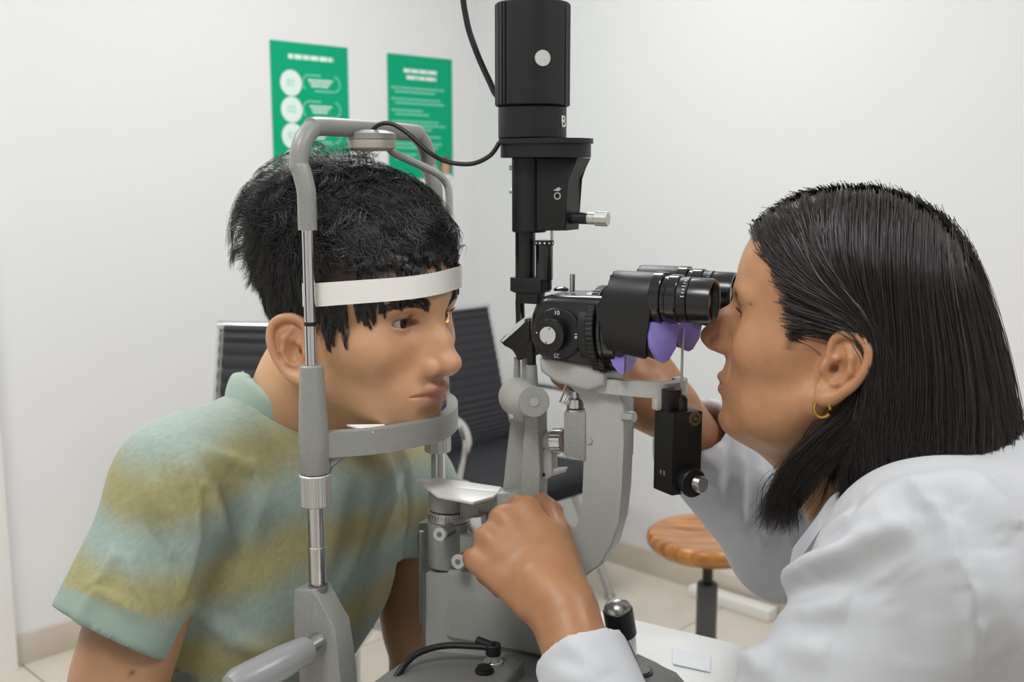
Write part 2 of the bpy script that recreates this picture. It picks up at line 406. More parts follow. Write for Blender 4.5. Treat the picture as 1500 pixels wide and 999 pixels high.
b = B(); b.cyl(sb+E3*(SZ-.14), sb+E3*(SZ-.05), .013); b.cyl(sb+E3*(SZ-.066), sb+E3*(SZ-.052), .06); b.out('piston', 'black_plastic', r)
b = B(); b.cyl(sb+E3*.09, sb+E3*(SZ-.135), .026); b.out('gas_column', 'column_grey', r)
b = B(); b.cyl(sb+E3*.06, sb+E3*.10, .035); b.out('hub', 'column_grey', r)
for k in range(5):
    an = 2*PI*k/5+.3; d = Vector((math.cos(an), math.sin(an), 0))
    b = B(); b.tube([sb+E3*.08+d*.02, sb+E3*.075+d*.14, sb+E3*.06+d*.26], lambda t: .017-.005*t, 10, 4); b.out('base_arm', 'column_grey', r)
    b = B(); b.cyl(sb+d*.26-E3.cross(d)*.012+E3*.025, sb+d*.26+E3.cross(d)*.012+E3*.025, .025); b.cyl(sb+d*.26+E3*.025, sb+d*.26+E3*.062, .007); b.out('caster', 'black_plastic', r)

# white flat cable box on the floor by the right skirting
pb = onz(1112, 845, .02); t0 = (pb-CORNER).dot(DR)
b = B(); b.box(RP(.06, t0+.05, .02), (.055, .30, .04), (DL, DR, E3), bev=.006)
tag(b.out('cable_box', 'white_plastic', origin=RP(.06, t0+.05, 0)), 'flat white plastic box lying on the floor against the skirting, right of the wooden stool', 'box')
# ================================================================ instrument table
TZ = .87
_e0 = onz(925, 905, TZ); _e1 = onz(1075, 940, TZ); TX = (_e1-_e0).normalized(); TY = Vector((-TX.y, TX.x, 0))      # TX to the doctor, TY away
_pl = onz(556, 999, TZ)
tl = (_pl-_e0).dot(TX); tr = .30; td = .52                       # left end, right end (from _e0), depth
table = thing('instrument_table', 'white instrument table top under the slit lamp', 'table', (_e0 + TX*((tl+tr)/2) - TY*(td/2)) * 1)
table.location.z = 0; WM[table] = Matrix.Translation(table.location)
tc = Vector(table.location)
b = B(); b.box(tc+E3*(TZ-.0125), (tr-tl, td, .025), (TX, TY, E3), bev=.004); b.out('table_top', 'table_white', table)
b = B(); b.cyl(tc+E3*.05, tc+E3*.50, .04); b.out('outer_column', 'trim_paint', table)
b = B(); b.cyl(tc+E3*.45, tc+E3*(TZ-.024), .03); b.box(tc+E3*(TZ-.03), (.22, .22, .012), (TX, TY, E3)); b.out('lift_column', 'brushed_steel', table)
b = B(); b.box(tc+E3*.03, (.50, .07, .05), (TX, TY, E3), bev=.012); b.out('foot_bar', 'trim_paint', table)
b = B(); b.box(tc+TX*.19+E3*.03, (.08, .46, .05), (TX, TY, E3), bev=.012); b.out('foot_bar', 'trim_paint', table)
b = B(); b.box(tc-TX*.19+E3*.03, (.08, .46, .05), (TX, TY, E3), bev=.012); b.out('foot_bar', 'trim_paint', table)
# sheet of paper on the table
b = B(); ps = [onz(985, 950, TZ+.001), onz(1040, 961, TZ+.001), onz(1040, 985, TZ+.001), onz(985, 973, TZ+.001)]
b.prism(ps, E3*.001); tag(b.out('paper_sheet', 'paper_white', origin=ps[0]), 'white sheet of paper on the table beside the joystick', 'paper')

# ================================================================ head rest
NB, FB, HA = -.132, .080, -.0604                        # near post, far post, along the axis
def V(px, py): return J(px, py, NB)
hz0 = TZ-.07
hr = thing('head_rest', 'grey and chrome slit lamp head rest around the young man\'s face', 'head rest', W(HA, (NB+FB)/2, hz0), -PHI)
def zz(py): return V(452, py).z
ZTOP = J(478, 184, -.11).z
A2 = HA-.0075
for sg, b0, lab in ((1, NB, None), (-1, FB, None)):
    D = lambda k: b0 + sg*k
    b = B(); b.cyl(W(HA, b0, zz(540)), W(HA, b0, zz(332)), .0053, n=24)
    o = b.out('upper_rod', 'chrome', hr)
    b = B(); b.box(W(HA, b0-.0052, (zz(540)+zz(336))/2), (.0007, .0008, zz(336)-zz(536)), (E1, E2, E3)); b.out('groove', 'black_plastic', o)
    b = B(); b.cyl(W(HA, b0, zz(477)), W(HA, b0, zz(471)), .0056, n=24); b.out('height_ring', 'black_plastic', o)
    # casting that carries the chin rest
    b = B(); b.lathe(W(HA, b0, zz(691)), E3, [(0, 0), (0, .0125), (.002, .0135), (zz(640)-zz(691), .0134), (zz(600)-zz(691), .0125), (zz(545)-zz(691), .0108), (zz(536)-zz(691), .0102), (zz(534)-zz(691), .009), (zz(534)-zz(691), 0)], 20)
    b.out('socket_casting', 'rest_paint', hr)
    fn = lambda th, r, t: r*(1+.03*(1 if int(th/(2*PI)*96) % 2 else 0))
    b = B(); b.lathe(W(HA, b0, zz(738)), E3, [(0, 0), (0, .0128), (.001, .0138), (zz(692)-zz(738)-.001, .0138), (zz(692)-zz(738), .0128), (zz(692)-zz(738), 0)], 96, fn); b.out('height_nut', 'satin_steel', hr)
    b = B(); b.cyl(W(HA, b0, zz(800)), W(HA, b0, zz(736)), .0075); b.out('lower_rod', 'chrome', hr)
    b = B(); b.cyl(W(HA, b0, zz(850)), W(HA, b0, zz(797)), .0084); b.cyl(W(HA, b0, zz(862)), W(HA, b0, zz(849)), .0058); b.out('clamp_sleeve', 'chrome', hr)
    b = B(); b.cyl(W(HA, b0, zz(861)), W(HA, b0, zz(854)), .0092); b.out('collar', 'dark_grey_paint', hr)
    # fork foot: outline on the post's plane
    off = E2*(b0-NB)
    poly = [(442, 858), (471, 858), (480, 876), (501, 912), (507, 960), (512, 1010), (512, 1110), (452, 1110), (450, 975), (443, 925), (440, 880)]
    b = B(); b.prism([V(*p)+off-E2*.012 for p in poly], E2*.024, bev=.002); b.out('fork_foot', 'rest_paint', hr)
tub = []
for sg, b0 in ((1, NB), (-1, FB)):
    seg = [(HA, 0, zz(337)), (HA, 0, zz(300)), (HA-.0005, 0, zz(278)), (HA-.0050, 0, zz(250)), (A2, 0, ZTOP-.034), (A2, .0023, ZTOP-.0215), (A2, .0090, ZTOP-.0102), (A2, .0200, ZTOP-.0028), (A2, .034, ZTOP)]
    tub.append([W(a, b0+sg*k, z) for a, k, z in seg])
b = B(); b.tube(tub[0]+tub[1][::-1], .0083, 16, 5); b.out('top_bow', 'rest_paint', hr)
b = B(); b.box(W(HA, (NB+FB)/2, V(480, 1102).z), (.034, FB-NB-.02, .02), (E1, E2, E3), bev=.004); b.out('cross_beam', 'rest_paint', hr)
b = B(); b.box(W(HA+.075, (NB+FB)/2, TZ-.040), (.20, .10, .026), (E1, E2, E3), bev=.004); b.out('table_clamp', 'rest_paint', hr)
# chin rest bow and tray
ZC = 1.124
arc = [W(HA+.004, NB+.004, ZC), W(-.040, -.112, ZC), W(-.022, -.093, ZC), (W(-.004, -.058, ZC)), W(.004, -.026, ZC), W(-.004, .012, ZC), W(-.022, .045, ZC), W(-.040, .066, ZC), W(HA+.004, FB-.004, ZC)]
b = B(); b.band(arc, .0225, .011, sm=6)
cr_ = b.out('chin_rest', 'rest_paint', hr, sharp=40)
P = catmull(arc, 4); b = B(); b.prism([p - E3*.008 for p in P], -E3*.004); b.out('chin_tray', 'rest_paint', cr_)
b = B(); b.prism([W(HA+.006, NB+.006, ZC-.011), W(HA+.006, NB+.006, ZC-.030), W(HA+.010, NB+.006, ZC-.022), W(HA+.022, NB+.016, ZC-.011)], E2*.008); b.out('gusset', 'rest_paint', cr_)
# handles: rod and grip on each side
for sg, b0 in ((1, NB), (-1, FB)):
    off = E2*(b0-NB)
    p0 = at(481, 931, .915); p1 = at(452, 950, .895); p2 = at(330, 1012, .83)
    if sg < 0:
        mir = lambda p: p + E2*(2*((Q+E2*(NB+FB)/2 - p).dot(E2)))
        p0, p1, p2 = mir(p0), mir(p1), mir(p2)
    b = B(); b.cyl(p0, p1+(p1-p0)*.4, .0085); h = b.out('grip_rod', 'brushed_steel', hr)
    b = B(); L = (p2-p1).length; b.lathe(p1, p2-p1, [(0, 0), (0, .0105), (.004, .0125), (L*.35, .0145), (L-.012, .0145), (L-.004, .0115), (L, .004), (L, 0)], 28); b.out('grip', 'smooth_grey', h)
# fixation light: puck, arm
pc = W(A2+.012, (NB+FB)/2-.013, ZTOP-.010)
b = B(); b.lathe(pc-E3*.010, E3, [(0, 0), (0, .017), (.0025, .021), (.009, .0225), (.0098, .0225), (.0098, 0)], 36); pk = b.out('lamp_puck', 'beige_plastic', hr)
b = B(); b.lathe(pc+E3*.0003, E3, [(0, 0), (0, .0225), (.005, .0222), (.0065, .020), (.0085, .013), (.009, 0)], 36); b.out('puck_cap', 'rest_paint', pk)
b = B(); b.tube([pc+E1*.012+E2*.008-E3*.003, at(575, 223, 1.02), at(600, 235, 1.035), at(628, 248, 1.05), at(644, 257, 1.058), at(653, 268, 1.064), at(657, 282, 1.066), at(658, 315, 1.068)], .0038, 10, 5); b.out('target_arm', 'light_grey_paint', hr)

# chin papers
cp = thing('chin_paper', 'white and blue tissue papers lying on the chin rest under the young man\'s chin', 'paper', W(-.03, -.03, ZC-.005))
b = B(); b.prism([at(507, 622, .945), at(561, 621, .965), at(590, 637, .955), at(545, 632, .930)], -E3*.0012); b.out('sheet', 'paper_white', cp)
b = B(); b.prism([at(639, 611, 1.025), at(640, 601, 1.03), at(658, 589, 1.05), at(663, 593, 1.055), at(661, 604, 1.05), at(648, 612, 1.03)], E2*.002); b.out('sheet', 'paper_blue', cp)
b = B(); b.prism([at(648, 612, 1.022), at(663, 593, 1.050), at(664, 601, 1.050), at(656, 616, 1.028)], E2*.002); b.out('sheet', 'paper_white', cp)

# ================================================================ slit lamp
sl = thing('slit_lamp', 'grey and black slit lamp microscope between the young man and the doctor', 'microscope', (Q.x, Q.y, TZ), -PHI)
def poly(b0, pts): return [J(x, y, b0) for x, y in pts]
def P1(name, m, b0, pts, th, bev=.0015, parent=None, seg=2):
    b = B(); b.prism(poly(b0, pts), E2*th, bev=bev, seg=seg); return b.out(name, m, parent or sl)
# ---- stage plate with joystick, socket box
ZP = .915
pp = [onz(*p, ZP) for p in ((737, 955), (800, 951), (900, 950), (932, 953), (965, 968), (990, 985), (1012, 1003), (1024, 1030))]
q0 = pp[-1] - TY*.03; q1 = onz(735, 1080, ZP)
b = B(); b.prism(pp + [pp[-1]-TY*.12, pp[-1]-TY*.17-TX*.03, pp[0]-TY*.20], -E3*.028, bev=.006, seg=3); b.out('stage_plate', 'dark_grey_paint', sl)
ZB = .93
sx = [onz(607, 958, ZB), onz(621, 949, ZB), onz(740, 955, ZB), onz(800, 960, ZB)]
b = B(); b.prism([sx[0], sx[1], sx[2]+TX*.02, sx[2]+TX*.04-TY*.10, sx[0]-TY*.10], -E3*.045, bev=.006, seg=3); b.out('socket_box', 'dark_grey_paint', sl)
b = B(); b.box(sx[0]*.0 + (sx[0]+sx[2])/2 + TX*.11 - E3*(ZB-TZ)*.82 - TY*.05, (.20, .14, .018), (TX, TY, E3), bev=.003); b.out('slide_base', 'dark_grey_paint', sl)
js = onz(917, 968, ZP)
ja = at(901, 880, 1.0) - js
jd = (at(903, 885, (js+Vector((0, -.004, 0))).y) - js).normalized()
jl = .062
b = B(); b.lathe(js, jd, [(-.004, 0), (-.004, .0095), (.003, .0095), (.010, .0115), (.022, .0125), (.0275, .0125), (.0275, 0)], 32); jo = b.out('joystick', 'chrome', sl)
b = B(); b.lathe(js+jd*.0265, jd, [(0, 0), (0, .0128), (.001, .0138), (.026, .0138), (.027, .0128), (.027, 0)], 32); b.out('grip_sleeve', 'black_leatherette', jo)
b = B(); b.lathe(js+jd*.0535, jd, [(0, 0), (0, .0128), (.003, .0122), (.007, .009), (.009, .004), (.0093, 0)], 32); b.out('end_cap', 'brushed_steel', jo)
bp = onz(936, 984, ZP); b = B(); b.cyl(bp-E3*.001, bp+E3*.0015, .0125, n=32); b.out('recess_ring', 'black_plastic', sl)
b = B(); b.cyl(bp+E3*.001, bp+E3*.0028, .010, n=32); b.out('recess_cap', 'dark_grey_paint', sl)
sk = onz(722, 972, ZB); b = B(); b.cyl(sk, sk+E3*.003, .0085); b.cyl(sk+E3*.003, sk+E3*.010, .0062); b.out('socket', 'satin_steel', sl)
ck = onz(709, 984, ZB); b = B(); b.lathe(ck, E3, [(0, 0), (0, .0085), (.002, .0085), (.0025, .0065), (.005, .0065), (.0055, 0)], 24); b.tube([ck+E3*.001, (ck+sk)/2+E3*.002, sk+E3*.002], .0015, 8, 3); b.out('rubber_cap', 'rubber', sl)
# ---- body under the pivot
P1('body_block', 'grey_paint', -.020, [(622, 840), (700, 838), (740, 860), (790, 905), (800, 975), (640, 975), (622, 972)], .05, .002)
P1('body_cover', 'grey_paint', -.026, [(651, 844), (655, 836), (706, 838), (742, 860), (792, 905), (800, 962), (660, 935), (650, 930)], .008, .003)
b = B(); b.tube([J(617, 778, -.024), J(617, 912, -.024)], .0026, 8, 1); b.out('guide_strip', 'brushed_steel', sl)
# ---- pivot cylinder
pv = J(658, 790, 0); pv = W(0, 0, 0) + E3*0
pc0 = W(.003, 0, 0)
zj = lambda py: J(658, py, -.02).z
b = B(); b.lathe(W(.0, 0, zj(838)), E3, [(0, 0), (0, .0205), (.001, .0212), (zj(772)-zj(838), .0212), (zj(772)-zj(838), 0)], 40); b.out('pivot_lower', 'grey_paint', sl)
b = B(); b.cyl(W(0, 0, zj(771)), W(0, 0, zj(757)), .0207, n=40, ch=.0003); sr = b.out('scale_ring', 'satin_steel', sl)
for k in range(-6, 9):
    d = (-E2*math.cos(k*.17+.35) + -E1*math.sin(k*.17+.35)*-1)
    b = B(); b.box(W(0, 0, zj(762 if k % 3 else 764)) + d*.0207, (.0004, .0006, .003 if k % 3 else .0055), (d.cross(E3), d, E3)); b.out('tick', 'black_plastic', sr)
b = B(); b.cyl(W(0, 0, zj(756)), W(0, 0, zj(728)), .0200, n=40); b.out('pivot_upper', 'grey_paint', sl)
for nx, ny, r_, dx in ((643, 783, .0066, 16), (670, 823, .0070, 18)):
    q = J(nx, ny, -.043); q2 = J(nx+dx, ny-8, -.018)
    b = B(); b.cyl(q2, q + (q2-q)*.15, r_*.95); o = b.out('lock_knob', 'dark_grey_paint', sl)
    b = B(); b.cyl(q + (q2-q)*.16, q, r_); b.out('knob_face', 'satin_steel', o)
    b = B(); b.cyl(q, q-(q2-q).normalized()*.0006, r_*.38, n=16); b.out('knob_screw', 'dark_grey_paint', o)
# top plate (white tray halves)
zt = zj(716)
tray = [onz(608, 702, zt), onz(676, 697, zt), onz(734, 713, zt), onz(728, 722, zt), onz(700, 735, zt), onz(690, 735, zt), onz(640, 724, zt), onz(616, 712, zt)]
b = B(); b.prism([onz(608, 703, zt), onz(640, 699, zt), onz(734, 713, zt), onz(729, 720, zt), onz(640, 712, zt)], -E3*.003, bev=.0006); b.out('tray_half', 'white_plastic', sl)
b = B(); b.prism([onz(612, 704, zt), onz(640, 713, zt), onz(729, 721, zt), onz(722, 727, zt), onz(692, 735, zt), onz(640, 725, zt)], -E3*.003, bev=.0006); b.out('tray_half', 'white_plastic', sl)
b = B(); b.lathe(W(0, 0, zj(730)), E3, [(0, 0), (0, .0195), (.004, .0215), (zt-.003-zj(730), .023), (zt-.003-zj(730), 0)], 40); b.out('tray_seat', 'smooth_grey', sl)
# ---- swing arms behind the hand
P1('lamp_arm', 'grey_paint', -.012, [(672, 726), (745, 722), (775, 735), (790, 775), (770, 785), (740, 768), (690, 768), (672, 755)], .024, .002)
P1('arm_bracket', 'grey_paint', -.016, [(672, 784), (702, 790), (730, 800), (770, 800), (800, 812), (790, 840), (720, 838), (672, 836)], .03, .002)
P1('mirror_block', 'chrome', -.030, [(684, 759), (704, 757), (706, 786), (684, 780)], .016, .0015)
# ---- microscope arm (the large bow)
outer = [(905, 575), (914, 590), (913, 650), (910, 720), (905, 765), (896, 800), (880, 828), (855, 846), (815, 860), (770, 865)]
inner = [(770, 812), (815, 802), (838, 790), (848, 772), (852, 740), (855, 660), (857, 600), (858, 590), (850, 575), (832, 560), (806, 553), (798, 545), (850, 540), (880, 545)]
b = B(); b.prism(poly(-.010, outer+inner), E2*.024, bev=.0025, seg=3); ma = b.out('microscope_arm', 'light_grey_paint', sl)
q = J(863, 646, -.0105); b = B(); b.cyl(q, q-E2*.0012, .0026, n=16); b.out('arm_screw', 'satin_steel', ma)
P1('side_rail', 'smooth_grey', .0, [(913, 588), (919, 590), (917, 672), (911, 680)], .018, .001)
P1('guide_block', 'grey_paint', -.012, [(824, 604), (857, 604), (857, 676), (824, 668)], .022, .0025)
q0, q1 = J(826, 592, -.008), J(838, 562, .002); b = B(); b.cyl(q0, q1, .0052, fn=lambda th, r, t: r*(1+.05*(int(th/(2*PI)*28) % 2)), n=56); b.out('detent_knob', 'chrome', sl)
b = B(); b.cyl(J(842, 606, -.002), J(842, 598, -.002), .0085); b.cyl(J(842, 597, -.002), J(842, 583, -.002), .0078); b.cyl(J(842, 583, -.002), J(842, 572, -.002), .004); b.out('spring_post', 'chrome', sl)
q0, q1 = J(905, 609, -.006), J(929, 611, -.010)
b = B(); b.cyl(q0, q0.lerp(q1, .4), .0032); b.cyl(q0.lerp(q1, .35), q1, .0046, fn=lambda th, r, t: r*(1+.06*(int(th/(2*PI)*24) % 2)), n=48); b.out('clamp_screw', 'satin_steel', sl)
# mount under the microscope
P1('mount', 'light_grey_paint', -.024, [(787, 524), (862, 530), (884, 548), (884, 566), (860, 575), (812, 562), (790, 545)], .048, .005, seg=3)
# ---- illumination column
P1('column_plate', 'grey_paint', .004, [(746, 612), (767, 612), (766, 690), (764, 745), (742, 750), (732, 735), (740, 680)], .016, .0025)
b = B(); b.prism(poly(-.012, [(766, 600), (790, 600), (790, 690), (789, 720), (792, 765), (772, 772), (756, 760), (764, 700), (766, 650)]), E2*.018, bev=.003, seg=3); b.out('column', 'grey_paint', sl)
P1('scale_bracket', 'light_grey_paint', -.004, [(786, 640), (807, 642), (808, 696), (800, 702), (786, 704)], .014, .002)
for sy in (655, 695):
    q = J(796, sy, -.0045); b = B(); b.cyl(q, q-E2*.0006, .0017, n=12); b.out('set_screw', 'black_plastic', sl)
P1('pointer', 'satin_steel', -.002, [(806, 686), (829, 685), (826, 692), (806, 698)], .004, .0006)
q0, q1 = J(784, 645, .004), J(812, 646, .004); b = B(); b.cyl(q0, q1, .0105, n=32); b.out('knob_boss', 'light_grey_paint', sl)
q1b, q2 = J(810, 646, .004), J(827, 646, .004); b = B(); b.cyl(q1b, q2, .0120, fn=lambda th, r, t: r*(1+.035*(int(th/(2*PI)*40) % 2)), n=80); b.out('centring_knob', 'chrome', sl)
# pivot housing with disc knob
k0 = at(781, 588, .930); k1 = at(748, 578, .975)
kd = (k1-k0).normalized()
b = B(); b.lathe(k0+kd*.004, kd, [(0, 0), (0, .0125), (.002, .0128), (.010, .0135), (.016, .0165), (.034, .0175), (.040, .0150), (.043, .009), (.044, 0)], 36); b.out('tilt_housing', 'light_grey_paint', sl)
nk = (Vector((0, 0, CAMZ))-k0).normalized(); nk = (nk + Vector((.12, 0, -.05))).normalized()
b = B(); b.cyl(k0, k0+nk*.005, .0138, n=48); o = b.out('disc_knob', 'grey_paint', sl)
b = B(); b.cyl(k0+nk*.005, k0+nk*.0058, .0042, n=24); b.out('knob_hub', 'chrome', o)
P1('housing_neck', 'light_grey_paint', .002, [(749, 590), (766, 590), (766, 620), (750, 615)], .012, .002)
# sleeves and lamp stems
for x0, y0, x1, y1, r0, r1, bb in ((757, 556, 757, 523, .0034, .0030, .012), (769, 565, 769, 524, .0034, .0032, .012), (778, 572, 778, 534, .0064, .0050, -.008)):
    b = B(); b.cyl(J(x0, y0, bb), J(x1, y1, bb), r0, r1); b.out('stem_sleeve', 'grey_paint', sl)
b = B(); b.cyl(J(778, 540, -.008), J(778, 500, -.008), .0042); b.out('stem', 'black_plastic', sl)
b = B(); b.cyl(J(763, 526, .012), J(761, 440, .012), .0043); b.out('stem', 'black_plastic', sl)
# mirror head
P1('mirror_head', 'black_matte', .000, [(731, 500), (738, 492), (764, 472), (775, 470), (775, 524), (756, 524), (752, 512), (738, 507)], .022, .0012)
b = B(); b.prism(poly(-.0005, [(733, 500), (736, 501), (760, 480), (768, 472), (768, 465), (757, 473)]), E2*.023); b.out('mirror_edge', 'mirror', sl)
# ---- lamp tower
LA = J(779, 300, 0); la = (LA-Q).dot(E1)
zl = lambda py: J(779, py, 0).z
def Lp(z): return W(la, 0, z)
ns = 240
def ribs(th, r, t):
    d = (th/(2*PI)*24) % 1
    return r*(1-.045*(1 if d < .16 else 0))
h_ = zl(2)-zl(156)
upv = (Lp(0)-Vector((0, 0, 0))); upv.z = 0
def grooves(th, r, t):                               # upright grooves left and right, a plain face towards the camera
    deg = (math.degrees(th)) % 360
    for c in (18, 38, 55, 72, 92, 112, 132, 150, 170, 190, 210, 232, 252, 272, 288, 305, 322, 342):
        if abs(deg-c) < 1.8: return r*.945
    return r
x_, y_, _ = basis(E3, E2); 
b = B(); b.lathe(Lp(zl(156)), E3, [(0, 0), (0, .0325), (.0008, .0334), (h_-.0015, .0334), (h_, .0320), (h_, 0)], ns, lambda th, r, t: grooves(th+PI, r, t) if not (abs(((math.degrees(th)+0) % 360)-GA) < 34) else r, up=E2) if False else None
cdir = (Vector((0, 0, CAMZ))-Lp(CAMZ)).normalized(); cside = E3.cross(cdir)
def ribbed(bb, z0, z1, r):
    n = 288; rings = []
    gr = [-88, -74, -62, -52, -44, 58, 72, 86, 104, 122, 140, 160, 180, 200, 220, 238, 256]
    for z, k in ((z0, .97), (z0+.001, 1), (z1-.0015, 1), (z1, .96)):
        ring = []
        for i in range(n):
            deg = i*360/n - 90; rr = r*k
            for g in gr:
                if abs(((deg-g+180) % 360)-180) < 1.3: rr = r*k*.94
            th = math.radians(deg); ring.append(bb.bm.verts.new(Lp(z) + cdir*(rr*math.cos(th)) + cside*(rr*math.sin(th))))
        rings.append(ring)
    for A, C in zip(rings, rings[1:]):
        for i in range(n): bb.bm.faces.new([A[i], A[(i+1) % n], C[(i+1) % n], C[i]])
    bb.bm.faces.new(rings[0][::-1]); bb.bm.faces.new(rings[-1])
b = B(); ribbed(b, zl(156), zl(6), .0334); lh = b.out('lamp_housing', 'black_matte', sl, sharp=30)
# round cover disc on the housing, facing the camera side
sd = (cdir*math.cos(.26) + cside*math.sin(.26)).normalized()
b = B(); b.cyl(Lp(zl(91)) + sd*.0325, Lp(zl(91)) + sd*.0343, .0068, n=32); b.out('cover_disc', 'cover_disc', lh)
b = B(); b.cyl(Lp(zl(206)), Lp(zl(154)), .0305, n=64); lc = b.out('lamp_collar', 'black_matte', sl)
# letter on the collar, half round the edge
td_ = (cdir*math.cos(1.10) + cside*math.sin(1.10)).normalized()
text_mesh('letter', 'B', .0145, 'print_white', lc, Lp(zl(180)) + td_*.0305, E3.cross(td_), E3, .0006)
b = B(); cc = [Lp(zl(230)), W(la+.026, .0, zl(230))]
def stadium(r, c0, c1, z, n=24):
    d = (c1-c0).normalized(); s = E3.cross(d); out = []
    for i in range(n+1): th = PI/2 + PI*i/n; out.append(c0 + d*(r*math.cos(th)) + s*(r*math.sin(th)))
    for i in range(n+1): th = -PI/2 + PI*i/n; out.append(c1 + d*(r*math.cos(th)) + s*(r*math.sin(th)))
    return [Vector((p.x, p.y, z)) for p in out]
b.prism(stadium(.0285, cc[0], cc[1], zl(231)), E3*(zl(211)-zl(231)), bev=.0015); b.out('flange', 'black_matte', sl)
b = B(); b.prism(stadium(.0305, cc[0], cc[1], zl(211)), E3*(zl(204)-zl(211)), bev=.0012); b.out('flange_lip', 'black_matte', sl)
P1('slit_box', 'black_matte', -.014, [(785, 231), (846, 231), (830, 262), (828, 338), (785, 338)], .030, .0015)
b = B(); b.cyl(J(775, 340, 0), J(775, 230, 0), .0158, n=32); b.out('optics_tube', 'black_matte', sl)
for sy in (246, 280):
    q = J(752, sy, -.002); b = B(); b.cyl(q, q-E1*.004, .0022, n=12); b.out('side_screw', 'satin_steel', sl)
q = J(816, 287, -.0142); b = B(); b.lathe(q, -E2, [(0, .0022), (.0004, .0024), (.0004, .0032), (0, .0034)], 20); b.out('ring_mark', 'satin_steel', sl)
q = J(818, 277, -.0142); b = B(); b.prism([J(810, 279, -.0145), J(818, 274, -.0145), J(822, 277, -.0145), J(818, 280, -.0145)], -E2*.0004); b.out('pointer_mark', 'satin_steel', sl)
q0, q1, q2 = J(826, 319, -.002), J(864, 320, -.002), J(890, 321, -.002)
b = B(); b.cyl(q0, q1, .0052); k_ = b.out('slit_knob', 'black_plastic', sl)
b = B(); b.cyl(q1-E1*.002, q1+E1*.006, .0054); b.cyl(q1+E1*.005, q2, .0062, fn=lambda th, r, t: r*(1+.05*(int(th/(2*PI)*24) % 2)), n=48); b.out('knob_cap', 'satin_steel', k_)
# tube below and filter drum
b = B(); b.cyl(J(769, 410, 0), J(769, 335, 0), .0092, n=32); b.out('lower_tube', 'black_plastic', sl)
b = B(); b.cyl(J(797, 410, -.002), J(797, 358, -.002), .0078, n=32); fd = b.out('filter_drum', 'black_gloss', sl)
b = B(); b.cyl(J(797, 359, -.002), J(797, 352, -.002), .0087, n=32); dr = b.out('drum_ring', 'black_plastic', sl)
for k in range(5):
    th = -1.0+.5*k; d = (cdir*math.cos(th)+cside*math.sin(th)); q = J(797, 355.5, -.002)+d*.0086
    b = B(); b.cyl(q, q+d*.0004, .0009, n=10); b.out('dot', 'print_white', dr)
b = B(); b.cyl(J(808, 354, 0), J(808, 336, 0), .0013, n=10); b.out('pin', 'brushed_steel', sl)
P1('clamp_ring', 'black_matte', -.010, [(746, 406), (792, 408), (792, 430), (752, 429), (746, 426)], .022, .0015)
P1('clamp_lower', 'black_matte', -.008, [(754, 428), (788, 428), (786, 446), (754, 444)], .016, .0012)
b = B(); b.cyl(J(797, 424, 0), J(797, 408, 0), .0068, n=24); b.out('drum_foot', 'black_plastic', sl)

# ---- microscope
body = [(772, 480), (774, 462), (780, 447), (789, 436), (800, 433), (884, 435), (886, 546), (792, 527), (781, 517), (774, 500)]
b = B(); b.prism(poly(-.030, body), E2*.060, bev=.009, seg=5); mb = b.out('magnifier_body', 'black_satin', sl)
dc = J(817, 489, -.0305); dr_ = .0232
b = B(); b.cyl(dc+E2*.002, dc-E2*.003, dr_, n=64, ch=.0012); md = b.out('dial', 'black_plastic', sl)
dx, dy = E1, E3
b = B(); kc = dc - E2*.003 - E1*.002
b.prism([kc + E1*(.0125*math.cos(t)*(1.0) ) + E3*(.0150*math.sin(t)) for t in [2*PI*i/40 for i in range(40)]], -E2*.009, bev=.0015); kn = b.out('dial_knob', 'black_plastic', md)
b = B(); b.cyl(kc-E2*.009-E1*.002, kc-E2*.0105-E1*.002, .0075, n=40); b.out('knob_disc', 'cover_disc', kn)
for sx_, sz_ in ((.0018, .0060), (-.0012, -.0062)):
    q = kc-E2*.0105-E1*.002+E1*sx_+E3*sz_; b = B(); b.cyl(q, q-E2*.0003, .0007, n=10); b.out('rivet', 'black_plastic', kn)
for tx, ang in (('10', 0), ('16', -90), ('25', 180), ('4', 90)):
    a = math.radians(ang); up = E3*math.cos(a) - E1*math.sin(a); rt = E1*math.cos(a) + E3*math.sin(a)
    text_mesh('number', tx, .0056 if tx != '4' else .0036, 'print_white', md, dc - E2*.0031 + up*.0188, rt, up, .0002)
q = J(838, 424, 0); b = B(); b.cyl(q-E3*.002, q+E3*.014, .0024, n=20); b.out('stop_pin', 'brushed_steel', sl)
q = J(822, 424, .004); b = B(); b.lathe(q-E3*.001, E3, [(0, 0), (0, .007), (.002, .0068), (.0035, .004), (.004, 0)], 28); b.out('cap_screw', 'black_gloss', sl)
# axis of the microscope behind the ring rises slightly
r0, r1 = J(881, 484, 0), J(893, 484, 0)
kn_fn = lambda th, r, t: r*(1+.018*(int(th/(2*PI)*120) % 2))
b = B(); b.cyl(r0, r1, .0395, n=240, fn=kn_fn, ch=.0008); b.out('knurled_ring', 'black_plastic', sl)
b = B(); b.cyl(J(868, 484, 0), J(882, 484, 0), .036, n=64); b.out('ring_seat', 'black_plastic', sl)
b = B(); b.cyl(r1, J(920, 486, 0), .0362, n=64); b.cyl(J(896, 484, 0), J(901, 484, 0), .0375, n=64); b.out('rear_tube', 'black_gloss', sl)
